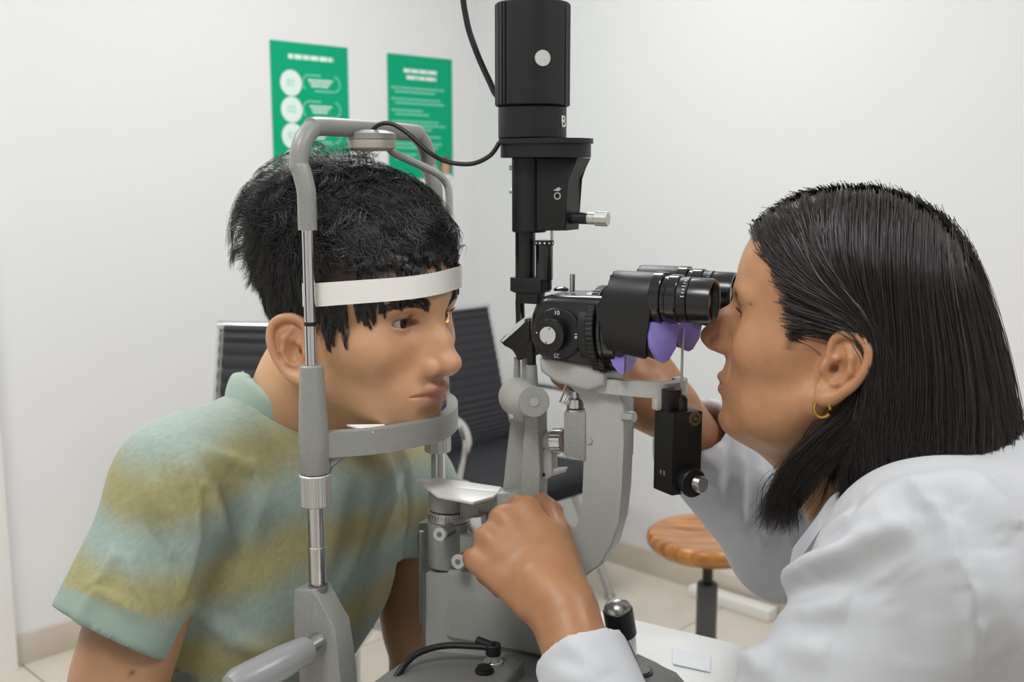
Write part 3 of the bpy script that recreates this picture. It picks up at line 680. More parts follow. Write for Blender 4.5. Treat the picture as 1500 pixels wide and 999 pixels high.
# binocular prism housings: near and far
EN = J(1020, 440, -.032); EF = EN + E2*.064
for sg, E in ((-1, EN), (1, EF)):
    e0 = J(1046, 439, -.032); a_end = (e0-Q).dot(E1); zc = EN.z; b0 = sg*.032
    # D shaped leatherette housing: profile in the plane across the axis, swept along the axis
    def sec(n=36):
        out = []
        for i in range(n): 
            t = 2*PI*i/n
            yy, zz_ = .0218*math.cos(t), .0218*math.sin(t)
            if math.sin(t) < 0: zz_ *= 2.15; yy *= (1-.35*(math.sin(t)**2))
            out.append((b0 + yy*1.0 - sg*.0 , zc + zz_))
        return out
    a0, a1 = a_end-.0925, a_end-.045
    s_ = sec(); b = B()
    ringA = [b.bm.verts.new(W(a0 + (.006 if z > zc else 0), y*1.0, z)) for y, z in s_]
    ringB = [b.bm.verts.new(W(a1 - (max(0, zc-z)*.25 if z < zc else 0), y, z - (max(0, zc-z)*.12))) for y, z in s_]
    n = len(s_)
    for i in range(n): b.bm.faces.new([ringA[i], ringA[(i+1) % n], ringB[(i+1) % n], ringB[i]])
    f0 = b.bm.faces.new(ringA[::-1]); f1 = b.bm.faces.new(ringB)
    bmesh.ops.bevel(b.bm, geom=list(f0.edges)+list(f1.edges), offset=.0025, segments=3, profile=.5, affect='EDGES', clamp_overlap=True)
    hs = b.out('prism_housing', 'black_leatherette', sl, sharp=40)
    # violet end plates (rear, lower half) and lower front
    vn = (E1*math.cos(.62) - E2*math.sin(.62)).normalized(); vw = E3.cross(vn)
    vc = W(a1+.001, b0 - .003*(1 if sg < 0 else 0), zc-.018) + vn*.006
    shp = [(-.0135, 0), (.0135, 0), (.0140, -.011), (.0115, -.024), (.0045, -.0335), (0, -.0352), (-.0055, -.0325), (-.0120, -.022), (-.0140, -.011)]
    b = B(); b.prism([vc + vw*x + E3*z for x, z in shp], -vn*.006, bev=.0006); b.out('end_plate', 'violet_film', hs)
    b = B(); b.prism([vc - vn*.006 + vw*x*.96 + E3*z*.96 for x, z in shp], -vn*.016, bev=.002); b.out('plate_block', 'black_leatherette', hs)
    # eyepiece: stepped rings
    e = lambda k: W(a_end-k, b0, zc)
    b = B(); b.cyl(e(.050), e(.041), .0222, n=48); b.cyl(e(.041), e(.036), .0195, n=48); b.out('eyepiece_base', 'black_gloss', hs)
    b = B(); b.cyl(e(.037), e(.0275), .0205, n=48, ch=.001); b.out('eyepiece_ring', 'black_gloss', hs)
    b = B(); b.cyl(e(.0275), e(.019), .0190, n=96, ch=.0006); b.out('dioptre_ring', 'black_plastic', hs)
    for k in range(9):
        th = .25+.16*k; d = -E2*math.cos(th)+E3*math.sin(th); b = B(); b.box(e(.0215)+d*.0190, (.003 if k % 3 == 0 else .0018, .0003, .0005), (E1, d, E1.cross(d))); b.out('dioptre_mark', 'print_white', hs)
    b = B(); b.lathe(e(.019), E1, [(0, 0), (0, .0178), (.001, .0186), (.016, .0186), (.019, .0180), (.019, .0158), (.0165, .0140), (.012, .0135), (.012, 0)], 48); b.out('eyecup', 'black_satin', hs)
    b = B(); b.lathe(e(.0075), E1, [(0, 0), (0, .0138), (.0015, .0120), (.0035, .006), (.004, 0)], 40); b.out('eye_lens', 'lens_glass', hs)
b = B(); b.box(W(a_end-.080, 0, EN.z-.014), (.024, .070, .046), (E1, E2, E3), bev=.006); b.out('housing_bridge', 'black_leatherette', sl)
# violet wedge below the rear tube
wz = J(905, 515, -.02)
b = B(); b.prism(poly(-.030, [(889, 513), (915, 514), (913, 548), (906, 547), (897, 535)]), E2*.004); b.out('lower_plate', 'violet_film', sl)
b = B(); b.prism([J(915, 514, -.030), J(933, 516, -.010), J(928, 533, -.012), J(920, 546, -.018), J(913, 548, -.030)], E2*.004); b.out('lower_plate', 'violet_film', sl)
q = J(907, 514, -.0305); b = B(); b.cyl(q+E2*.003, q-E2*.0008, .0056, n=28); b.out('plate_screw', 'black_plastic', sl)
b = B(); b.tube([W(a_end-.055, .030, EN.z-.02), W(a_end-.02, .034, EN.z-.028), W(a_end-.005, .036, EN.z-.026)], .003, 8, 4); b.out('shield_pin', 'black_plastic', sl)

# ================================================================ tonometer and its bracket
tn = thing('tonometer', 'black box tonometer hanging from a grey bracket in front of the doctor', 'tonometer', J(990, 725, .01), -PHI)
TB = .004
tA = J(953, 590, -.012)
def Tp(px, py, b0=-.012): return J(px, py, b0)
ta0 = (J(953, 650, -.012)-Q).dot(E1)
# bracket: curved flat arm from the microscope arm
zb = J(950, 566, 0).z
pl_ = [W((J(884, 566, 0)-Q).dot(E1), -.012, zb), W((J(930, 566, 0)-Q).dot(E1), -.013, zb), W((J(975, 563, 0)-Q).dot(E1), -.010, zb), W((J(990, 560, 0)-Q).dot(E1), .001, zb), W((J(990, 560, 0)-Q).dot(E1), .016, zb), W((J(978, 560, 0)-Q).dot(E1), .020, zb)]
b = B(); b.band(pl_, .013, .010, sm=6); b.out('bracket', 'light_grey_paint', tn, sharp=40)
# box: two visible sides, one towards the patient-left, one towards the doctor
c0 = at(958, 650, .895); c1 = at(985, 650, .873); c2 = at(1027, 650, .885)
uL = (c0-c1); uL.z = 0; uR = (c2-c1); uR.z = 0
base_c = c1 + uL*0 
z1 = at(985, 606, .873).z; z0 = at(985, 727, .873).z
quad = [Vector((p.x, p.y, 0)) for p in (c1, c1+uR, c1+uR+uL, c1+uL)]
b = B(); b.prism([p+E3*z0 for p in quad], E3*(z1-z0), bev=.0015); tb = b.out('case', 'black_matte', tn)
uRn = uR.normalized(); nR = uRn.cross(E3)
if nR.dot(Vector((0, 0, 0))-c1) < 0: nR = -nR
fr = lambda u, z: c1 + uR*u + nR*.0002 - E3*c1.z + E3*z
q = fr(.75, at(1015, 616, .875).z)
b = B(); b.lathe(q, nR, [(0, .0030), (.0006, .0032), (.0006, .0062), (0, .0064)], 28); b.out('brass_ring', 'brass_dark', tb)
b = B(); b.cyl(q, q+nR*.0012, .0022, n=16); b.out('socket_pin', 'brass_dark', tb)
q = fr(.55, at(1005, 706, .875).z); qd = (nR*.8+uRn*.6).normalized()
b = B(); b.cyl(q-nR*.002, q+nR*.010, .0125, n=36); dk = b.out('force_drum', 'black_plastic', tb)
b = B(); b.cyl(q+nR*.010+uRn*.002, q+nR*.017+uRn*.004, .0072, n=36); b.out('drum_cap', 'brushed_steel', dk)
b = B(); b.box(c1+uR*.25+uL*.55+E3*(z1-c1.z+.008), (.012, .012, .020), (uRn, nR, E3), bev=.001); b.out('hanger', 'black_plastic', tn)
b = B(); b.box(c1+uR*.05+uL*.9+E3*(z1-c1.z+.004), (.009, .008, .010), (uRn, nR, E3), bev=.001); b.out('stud', 'beige_plastic', tn)
q = c1+uR*.55+uL*.45; q = Vector((q.x, q.y, z1))
b = B(); b.cyl(q, q+E3*.010, .0058); b.lathe(q+E3*.010, E3, [(0, .0056), (.002, .004), (.0035, 0)], 20); b.out('arm_socket', 'black_plastic', tn)
b = B(); b.tube([q+E3*.010, q+E3*.070], .0011, 8, 1); b.out('measuring_arm', 'brushed_steel', tn)
# faint print on the left side
lx = -uL.normalized()
text_mesh('print', 'II II', .006, 'smooth_grey', tb, c1+uL*.5+E3*(at(965, 692, .885).z-c1.z)+lx.cross(E3)*.0004, lx, E3, .0001)

# ================================================================ cables
def cable(name, label, pts, r=.003, m='rubber'):
    b = B(); b.tube(pts, r, 10, 7); o = b.out(name, m, origin=pts[0]); tag(o, label, 'cable'); return o
cable('cable', 'thin black cable looping from the lamp puck to the lamp tower', [pc+E3*.008, at(556, 182, .985), at(575, 182, .98), at(600, 198, .975), at(628, 223, .97), at(655, 237, .97), at(690, 240, .965), at(717, 228, .96), at(731, 209, .96)], .0021)
cable('cable', 'black power cable looping down behind the top of the lamp housing', [W(la-.022, .004, zl(4)), W(la-.024, .004, zl(-12)), W(la-.032, .006, zl(-45)), W(la-.048, .010, zl(-50)), J(680, -20, .012), J(683, 30, .014), J(697, 75, .016), J(716, 118, .018), J(729, 142, .018), W(la-.022, .020, zl(168))], .0029)
cable('cable', 'black cable with angled plug in the grey socket box at the bottom', [sk+E3*.0135+TX*.001, at(722, 950, sk.y-.001), at(700, 947, sk.y+.0), at(650, 946, sk.y+.002), at(610, 958, sk.y-.005), at(584, 985, sk.y-.02), at(570, 1015, sk.y-.03), at(566, 1060, sk.y-.03)], .0029)
b = B(); b.cyl(sk+E3*.0085, sk+E3*.0185, .0068); b.cyl(sk+E3*.015, sk+E3*.0165-TX*.018+TY*.002, .0048, .0042); 
pg = b.out('angled_plug', 'rubber', origin=sk+E3*.0085); tag(pg, 'black angled cable plug standing in the socket of the grey box', 'plug')
# ================================================================ smooth solids: distance fields meshed on a grid
def smin(a, b, k): 
    h = np.clip(.5 + .5*(b-a)/k, 0, 1); return b + (a-b)*h - k*h*(1-h)
def smax(a, b, k): return -smin(-a, -b, k)
def ell(c, r, R=None):
    c = np.array(c, float); r = np.array((r,)*3 if np.isscalar(r) else r, float); R = np.eye(3) if R is None else np.array(R, float)
    e = np.sqrt(((R*r[:, None])**2).sum(0))
    def d(X, Y, Z):
        x, y, z = X-c[0], Y-c[1], Z-c[2]
        q = [(R[i][0]*x + R[i][1]*y + R[i][2]*z)/r[i] for i in range(3)]
        k0 = np.sqrt(q[0]**2+q[1]**2+q[2]**2); k1 = np.sqrt((q[0]/r[0])**2+(q[1]/r[1])**2+(q[2]/r[2])**2)
        return k0*(k0-1)/np.maximum(k1, 1e-9)
    return d, c-e, c+e
def caps(a, b, ra, rb=None):
    a = np.array(a, float); b = np.array(b, float); rb = ra if rb is None else rb; ba = b-a; L2 = max((ba**2).sum(), 1e-12); m = max(ra, rb)
    def d(X, Y, Z):
        x, y, z = X-a[0], Y-a[1], Z-a[2]
        h = np.clip((x*ba[0]+y*ba[1]+z*ba[2])/L2, 0, 1)
        return np.sqrt((x-h*ba[0])**2+(y-h*ba[1])**2+(z-h*ba[2])**2) - (ra+(rb-ra)*h)
    return d, np.minimum(a, b)-m, np.maximum(a, b)+m
def half(p, n):
    """solid side is where (x-p).n < 0"""
    p = np.array(p, float); n = np.array(n, float); n = n/np.linalg.norm(n)
    def d(X, Y, Z): return (X-p[0])*n[0]+(Y-p[1])*n[1]+(Z-p[2])*n[2]
    return d, None, None
class Field:
    def __init__(s, items=None): s.it = items or []
    def u(s, k, *ps):
        for p in ps: s.it.append(('u', k, p))
        return s
    def c(s, k, *ps):
        for p in ps: s.it.append(('s', k, p))
        return s
    def i(s, k, p): s.it.append(('i', k, p)); return s
    def chain(s, k, pts, rs, op='u'):
        for j in range(len(pts)-1): s.it.append((op, k, caps(pts[j], pts[j+1], rs[j], rs[j+1])))
        return s
    def sym(s, k, f, op='u'):
        for sg in (1, -1): s.it.append((op, k, f(sg)))
        return s
    def pts(s, P):
        X, Y, Z = P[..., 0], P[..., 1], P[..., 2]; F = np.full(X.shape, .5)
        for op, k, (d, lo, hi) in s.it:
            v = d(X, Y, Z)
            F = smin(F, v, k) if op == 'u' else smax(F, -v, k) if op == 's' else smax(F, v, k)
        return F
    def grad(s, P, e=.0015):
        g = np.stack([s.pts(P+np.eye(3)[i]*e) - s.pts(P-np.eye(3)[i]*e) for i in range(3)], -1)
        return g/np.maximum(np.linalg.norm(g, axis=-1, keepdims=True), 1e-9)
    def grid(s, lo, hi, h, fn=None):
        lo = np.array(lo, float); hi = np.array(hi, float); n = np.ceil((hi-lo)/h).astype(int)+1
        ax = [(lo[i]+h*np.arange(n[i])).astype(np.float32) for i in range(3)]
        F = np.full(n, .05, np.float32)
        for op, k, (d, l, t) in s.it:
            if l is None: sl = [slice(0, n[i]) for i in range(3)]
            else:
                m = k*1.2 + .012; a = np.clip(np.floor((l-m-lo)/h).astype(int), 0, n); b = np.clip(np.ceil((t+m-lo)/h).astype(int)+1, 0, n)
                if (b <= a).any(): continue
                sl = [slice(a[i], b[i]) for i in range(3)]
            v = d(ax[0][sl[0]][:, None, None], ax[1][sl[1]][None, :, None], ax[2][sl[2]][None, None, :]).astype(np.float32)
            G = F[tuple(sl)]
            F[tuple(sl)] = smin(G, v, k) if op == 'u' else smax(G, -v, k) if op == 's' else smax(G, v, k)
        if fn is not None: F = fn(F, ax)
        return nets(F, lo, h)
def nets(F, lo, h):
    """surface nets: quads through the zero level"""
    S = F < 0; c = np.zeros(np.array(F.shape)-1, np.int8)
    offs = [(i, j, k) for i in (0, 1) for j in (0, 1) for k in (0, 1)]
    n = F.shape
    for i, j, k in offs: c += S[i:n[0]-1+i, j:n[1]-1+j, k:n[2]-1+k]
    act = (c > 0) & (c < 8); I = np.argwhere(act); idx = np.full(act.shape, -1, np.int32); idx[act] = np.arange(len(I))
    V = np.stack([F[I[:, 0]+i, I[:, 1]+j, I[:, 2]+k] for i, j, k in offs], 1)
    acc = np.zeros((len(I), 3)); cnt = np.zeros(len(I)); O = np.array(offs, float)
    for a in range(8):
        for b in range(a+1, 8):
            if np.abs(O[a]-O[b]).sum() != 1: continue
            m = (V[:, a] < 0) != (V[:, b] < 0); t = V[m, a]/(V[m, a]-V[m, b])
            acc[m] += O[a] + (O[b]-O[a])*t[:, None]; cnt[m] += 1
    P = (I + acc/cnt[:, None])*h + lo
    quads = []
    for ax in range(3):
        o = [1, 1, 1]; o[ax] = 0
        A = S[tuple(slice(o[q], n[q]-1) for q in range(3))]
        sh = [slice(o[q], n[q]-1) for q in range(3)]; sh[ax] = slice(1, n[ax])
        Bq = S[tuple(sh)]; E = np.argwhere(A != Bq)
        if not len(E): continue
        sgn = A[tuple(E.T)]; E = E + np.array(o); u, v = [q for q in range(3) if q != ax]
        def cell(du, dv):
            G = E.copy(); G[:, u] -= du; G[:, v] -= dv; return idx[tuple(G.T)]
        q = np.stack([cell(1, 1), cell(0, 1), cell(0, 0), cell(1, 0)], 1)
        fl = sgn if ax != 1 else ~sgn
        q[~fl] = q[~fl][:, ::-1]; quads.append(q)
    return P, np.concatenate(quads)
def np_mesh(name, P, quads):
    me = bpy.data.meshes.new(name); P = np.ascontiguousarray(P, np.float32); q = np.ascontiguousarray(quads, np.int32); k = q.shape[1]
    me.vertices.add(len(P)); me.vertices.foreach_set('co', P.ravel())
    me.loops.add(q.size); me.loops.foreach_set('vertex_index', q.ravel())
    me.polygons.add(len(q)); me.polygons.foreach_set('loop_start', np.arange(0, q.size, k, dtype=np.int32))
    me.update(calc_edges=True); me.validate(); return me
def join_parts(parts):
    Ps, Qs, n = [], [], 0
    for P, q in parts: Ps.append(P); Qs.append(q+n); n += len(P)
    return np.concatenate(Ps), np.concatenate(Qs)
def relax(P, Q, it=1, f=.5):
    for _ in range(it):
        acc = np.zeros_like(P); cnt = np.zeros(len(P))
        for a in range(4):
            for b_ in ((a+1) % 4, (a+3) % 4):
                np.add.at(acc, Q[:, a], P[Q[:, b_]]); np.add.at(cnt, Q[:, a], 1)
        P = P*(1-f) + acc/np.maximum(cnt, 1)[:, None]*f
    return P
def strands_mesh(S, r0, r1=.15, sides=3):
    """S: (strands, points, 3); r0: root radius per strand; tube mesh with tapering tips"""
    S = np.asarray(S, float); n, m, _ = S.shape
    T = np.gradient(S, axis=1); T /= np.maximum(np.linalg.norm(T, axis=-1, keepdims=True), 1e-9)
    ref = np.array([.31, .83, .46]); X = np.cross(T, ref); X /= np.maximum(np.linalg.norm(X, axis=-1, keepdims=True), 1e-9); Y = np.cross(T, X)
    t = np.linspace(0, 1, m); rr = np.asarray(r0).reshape(-1, 1)*(1-(1-r1)*t**1.6)[None]
    V = np.stack([S + (X*math.cos(2*PI*k/sides) + Y*math.sin(2*PI*k/sides))*rr[..., None] for k in range(sides)], 2)    # n,m,sides,3
    base = (np.arange(n)[:, None]*m + np.arange(m-1)[None])*sides
    q = []
    for k in range(sides):
        k2 = (k+1) % sides; q.append(np.stack([base+k, base+k2, base+sides+k2, base+sides+k], -1).reshape(-1, 4))
    return V.reshape(-1, 3), np.concatenate(q)
def rotm(yaw, pitch, roll=0):
    """columns: forward, left, up of a head that faces +x, turned"""
    return np.array(Matrix.Rotation(yaw, 3, 'Z') @ Matrix.Rotation(pitch, 3, 'Y') @ Matrix.Rotation(roll, 3, 'X'))
def vnoise(P, f, seed=0, octv=2):
    """cheap smooth noise from sines, about -1..1"""
    g = np.random.default_rng(seed); o = 0; a = 1
    for q in range(octv):
        for _ in range(3):
            w = g.normal(size=3)*f*(1.9**q); o = o + a*np.sin(P @ w + g.uniform(0, 6.28))/3*1.2
        a *= .5
    return o
def color_attr(me, C, name='tint'):
    a = me.color_attributes.new(name, 'FLOAT_COLOR', 'POINT'); C = np.concatenate([C, np.ones((len(C), 1))], 1).astype(np.float32); a.data.foreach_set('color', C.ravel())
def tinted(name, rough, sss=.1, bump=(900, .12, .0006), spec=.4, mott=None):
    m = mat(name, '#c08a68', rough, sss=sss, bump=bump, spec=spec); nt = m.node_tree; N = nt.nodes; L = nt.links; p = N['Principled BSDF']
    a = N.new('ShaderNodeVertexColor'); a.layer_name = 'tint'
    if mott:
        tc = N.new('ShaderNodeTexCoord'); n = N.new('ShaderNodeTexNoise'); n.inputs['Scale'].default_value = mott[0]; n.inputs['Detail'].default_value = 4
        r = N.new('ShaderNodeMapRange'); r.inputs[1].default_value = .35; r.inputs[2].default_value = .7; r.inputs[3].default_value = 1.0; r.inputs[4].default_value = mott[1]
        mx = N.new('ShaderNodeMix'); mx.data_type = 'RGBA'; mx.blend_type = 'MULTIPLY'; mx.inputs[0].default_value = 1
        L.new(tc.outputs['Object'], n.inputs['Vector']); L.new(n.outputs['Fac'], r.inputs[0]); L.new(a.outputs['Color'], mx.inputs[6]); L.new(r.outputs[0], mx.inputs[7]); L.new(mx.outputs[2], p.inputs['Base Color'])
    else: L.new(a.outputs['Color'], p.inputs['Base Color'])
    return m
def rgb(h): return np.array(lin(h)[:3])
def blend(C, w, h): return C*(1-w[:, None]) + rgb(h)[None]*w[:, None]
def blob(P, c, r, soft=1.0):
    c = np.array(c, float); r = np.array((r,)*3 if np.isscalar(r) else r, float)
    d = np.sqrt((((P-c)/r)**2).sum(1)); return np.clip((1-d)/soft + .5, 0, 1)
def hand(F, P, k=.006, thick=1.0):
    """P: dict of joint lists in metres: palm (wrist, knuckles ...), fingers: chains with radii"""
    for pts, rs in P: F.chain(k, pts, [r*thick for r in rs])
    return F

# ---------------------------------------------------------------- a head, facing +x, origin midway between the ears at eye level
def face_items(F, g):
    """g: shape numbers of one person"""
    S = F.sym
    F.u(.03, ell((-.004, 0, .030), (g['skl'], g['skw'], .085)))
    F.u(.03, ell((.040, 0, .030), (g['fore']-.040, .060, .060)))
    F.u(.03, ell((.038, 0, -.036), (.052, g['cheekw'], .058)))
    F.u(.025, ell((.036, 0, -.074), (.050, g['jaww'], .040)))
    S(.02, lambda s: caps((.004, s*(g['jaww']+.010), -.060), (.068, s*.016, g['chin'][2]), .016, .014))
    F.u(.014, ell(g['chin'], g['chinr']))
    S(.022, lambda s: ell((.046, s*.047, -.027), (.030, .016, .019)))
    S(.012, lambda s: caps((.086, s*.008, .0150), (.071, s*.047, .0165), g['brow'], g['brow']*.85))
    S(.013, lambda s: ell((.098, s*.032, -.001), (.0165, .0185, .0120)), 's')
    n = g['nose']                                   # root, ridge, tip
    F.chain(.010, [n[0], n[1], n[2]], [.0068, .0078, .0086])
    F.u(.012, caps((.080, 0, -.006), (.091, 0, n[2][2]+.003), .010, .0150))
    F.u(.008, caps((.084, 0, -.012), (n[2][0]-.010, 0, n[2][2]+.002), .009, .0105))
    F.u(.007, ell((n[2][0]+.0005, 0, n[2][2]), (.0094, .0098, .0084)))
    wing = g['wing']
    S(.0045, lambda s: ell((n[2][0]-.0135, s*wing, n[2][2]-.0045), (.0105, .0062, .0078)))
    F.u(.005, caps((n[2][0]-.016, 0, n[2][2]-.0105), (n[2][0]-.002, 0, n[2][2]-.0075), .0046, .0046))
    S(.0022, lambda s: ell((n[2][0]-.0085, s*(wing*.52), n[2][2]-.0135), (.0062, .0032, .0052)), 's')
    m = g['mouth']                                  # x, z, half width, upper r, lower r, gap
    mx, mz, mw = m[0], m[1], m[2]
    F.u(.016, ell((mx-.031, 0, mz+.002), (.031, .030, .025)))
    for s in (1, -1):
        F.chain(.0035, [(mx+.0022, 0, mz+.0052), (mx+.0004, s*.0085, mz+.0062), (mx-.0135, s*(mw-.001), mz+.0012)], [m[3], m[3], .0018])
        F.chain(.0035, [(mx+.0006-g['rec'], 0, mz-.0062), (mx-.0025-g['rec'], s*.011, mz-.0056), (mx-.0145, s*(mw-.002), mz-.0005)], [m[4], m[4], .0018])
    for s in (1, -1):
        F.chain(.0018, [(mx+.0085, 0, mz-.0002), (mx+.0035, s*.012, mz+.0004), (mx-.012, s*(mw+.0008), mz+.0002)], [m[5], m[5], .0009], 's')
    F.c(.009, caps((mx+.0030-g['rec'], -.012, mz-.0195), (mx+.0030-g['rec'], .012, mz-.0195), .0058))
    F.c(.006, caps((mx+.0060, 0, mz+.020), (mx+.0078, 0, mz+.011), .0026))
    ex, ey = g['eye']                               # eyeball centre
    S(.0040, lambda s: ell((ex, s*ey, 0), .0136))
    op, up = g['lid']                               # half height of the opening, its centre
    S(.0010, lambda s: ell((ex+.012, s*(ey-.0012), up), (.02, .0148, op)), 's')
    S(.0035, lambda s: ell((ex+.0035, s*(ey+.001), .0125), (.0118, .0175, .0052)))          # upper lid fold
    S(.018, lambda s: ell((.050, s*.084, .014), (.030, .012, .026)), 's')
    if g.get('fold'):
        for s in (1, -1):
            F.chain(.006, [(n[2][0]-.024, s*(wing+.008), n[2][2]+.004), (mx-.012, s*(mw+.006), mz+.010)], [.0006, .0004], 's')
        S(.007, lambda s: ell((ex+.010, s*(ey-.001), -.0175), (.0060, .0115, .0040)))
    return F
def ear_items(F, s, c, sc=1.0, lobe=1.0):
    U = np.array((.975, 0, .22)); Vv = np.array((-.22, 0, .975)); Wv = np.array((0., s, 0))
    c = np.array(c, float)
    def P(u, v, w=0): return c + (U*u + Vv*v + Wv*(w + .004 - .42*u))*sc
    out = [(.011, .004), (.0135, .018), (.007, .0275), (-.005, .0300), (-.0145, .0250), (-.0185, .0120), (-.0165, -.0030), (-.0105, -.0150), (-.0030, -.0235*lobe), (.0045, -.0265*lobe), (.0085, -.0190)]
    F.u(.005, caps(P(-.002, .012, -.003), P(-.001, -.010, -.003), .0125*sc, .0110*sc)) if False else None
    R = np.stack([U*1.0 - Wv*.42*1.0, Vv, Wv + U*.42]); R /= np.linalg.norm(R, axis=1, keepdims=True)
    F.u(.006, ell(P(-.003, .006, -.003), (.0150*sc, .0240*sc, .0034*sc), R))
    F.u(.008, ell(P(.006, -.004, -.010), (.010*sc, .018*sc, .010*sc), R))
    oc = catmull([P(*p) for p in out], 4); rs = np.interp(np.linspace(0, 10, len(oc)), range(11), [r*sc for r in (.0026, .0032, .0036, .0036, .0034, .0034, .0032, .0036, .0052, .0052, .0034)])
    F.chain(.0022, [tuple(p) for p in oc], list(rs))
    F.u(.003, ell(P(.001, -.022*lobe, -.001), (.0080*sc, .0085*sc, .0040*sc), R))
    F.chain(.0028, [P(.001, .019, -.0005), P(-.006, .012, .0005), (P(-.0085, .002, .0005)), P(-.0060, -.0080, .0005), P(-.0005, -.0130, .0005)], [r*sc for r in (.0024, .0030, .0030, .0028, .0028)])
    F.c(.003, ell(P(.0015, -.0005, .0035), (.0068*sc, .0098*sc, .0075*sc), R))
    F.c(.002, ell(P(.0060, -.0025, .0005), (.0034*sc, .0040*sc, .0100*sc), R))
    F.u(.003, ell(P(.0115, -.0035, .0005), (.0042*sc, .0070*sc, .0048*sc), R))
    F.chain(.0022, [P(.012, .006, .000), P(.005, .006, .0005)], [.0024*sc, .0018*sc])
    return F
def eye_part(name, ctr, gaze, parent, T, rad=.0122):
    """eyeball with iris and pupil; T maps head-local points to world"""
    c = T(ctr); d = T(np.array(ctr)+np.array(gaze)) - c; d = Vector(d).normalized(); c = Vector(c)
    pr = lambda a0, a1, n, k=0: [(rad*math.cos(a)+k, rad*math.sin(a)) for a in np.linspace(a0, a1, n)]
    b = B(); b.lathe(c, d, pr(PI, math.radians(27), 22), 32); e = b.out(name, 'sclera', parent)
    b = B(); b.lathe(c, d, [(rad*math.cos(math.radians(28)), rad*math.sin(math.radians(28))), (rad*.925, rad*.40), (rad*1.0, rad*.18)], 32); b.out('iris', 'iris_brown', e)
    b = B(); b.lathe(c, d, [(rad*.998, rad*.185), (rad*1.012, .0009), (rad*1.012, 0)], 24); b.out('pupil', 'pupil_black', e)
    return e
mat('sclera', '#b4a9a2', .25, sss=.1); mat('iris_brown', '#2c170d', .25, spec=.4); mat('pupil_black', '#050404', .1, spec=.5)
def body_object(name, P, Q, C, m, parent):
    me = np_mesh(name, P, Q); color_attr(me, C); return finish(name, me, M[m], parent, None)

def brow(name, pts, parent, T, F, m, n=260, ln=.009, w=.0042, rad=.00017, seed=1):
    """eyebrow of short hairs; pts: head-local centre line from the inner to the outer end"""
    g = np.random.default_rng(seed); cl = np.array([tuple(p) for p in catmull(pts, 8)]); L = len(cl)
    t = g.uniform(0, 1, n); i = t*(L-1.001); a = i.astype(int); f = (i-a)[:, None]; c = cl[a]*(1-f) + cl[a+1]*f
    tan = cl[a+1]-cl[a]; tan /= np.linalg.norm(tan, axis=1, keepdims=True)
    wd = w*(.55+.6*np.sin(np.clip(t*1.15+.15, 0, 1)*PI)); off = g.uniform(-1, 1, n)*wd
    root = c + np.array((0, 0, 1.))*off[:, None]
    for _ in range(4): root = root - F.grad(root)*F.pts(root)[:, None]
    nrm = F.grad(root); up = np.array((0, 0, 1.)) - nrm*nrm[:, 2:3]
    d = tan + up*(.55*(1-t)-off/w*.25)[:, None] + g.normal(size=(n, 3))*.14; d -= nrm*(d*nrm).sum(1, keepdims=True)*.75; d /= np.linalg.norm(d, axis=1, keepdims=True)
    s = np.linspace(0, 1, 5)[None, :, None]; l = (ln*g.uniform(.6, 1.1, n)*(1-.35*t))[:, None, None]
    S = root[:, None] - nrm[:, None]*.0004 + d[:, None]*s*l + nrm[:, None]*(s*(1-.6*s))*.0016
    V, q = strands_mesh(T(S), np.full(n, rad), .2); me = np_mesh(name, V, q); o = finish(name, me, M[m], parent, None); return o
def lash(name, g_, s, parent, T, m, lower=False, seed=3):
    g = np.random.default_rng(seed); n = 46; ex, ey = g_['eye']; op, up = g_['lid']; th = np.linspace(.10, PI-.10, n); sg = -.8 if lower else 1
    y = s*(ey-.0004) + .0138*np.cos(th); z = up + sg*op*np.sin(th)*1.05; x = ex + np.sqrt(np.maximum(.0138**2-(y-s*ey)**2-z**2, 1e-6))
    R = np.stack([x, y, z], 1); d = np.stack([np.full(n, .8), .45*np.cos(th), sg*(.35+.2*g.random(n))], 1); d /= np.linalg.norm(d, axis=1, keepdims=True)
    t = np.linspace(0, 1, 5)[None, :, None]; l = (g.uniform(.004, .0065, n)*(.5 if lower else 1))[:, None, None]
    S = R[:, None] + d[:, None]*t*l + np.array((0, 0, sg*.0022))*t*t
    V, q = strands_mesh(T(S), np.full(n, .00016), .15); me = np_mesh(name, V, q); return finish(name, me, M[m], parent, None)
def fit_root(F, P, it=5):
    for _ in range(it): P = P - F.grad(P)*np.clip(F.pts(P), -.02, .02)[:, None]
    return P

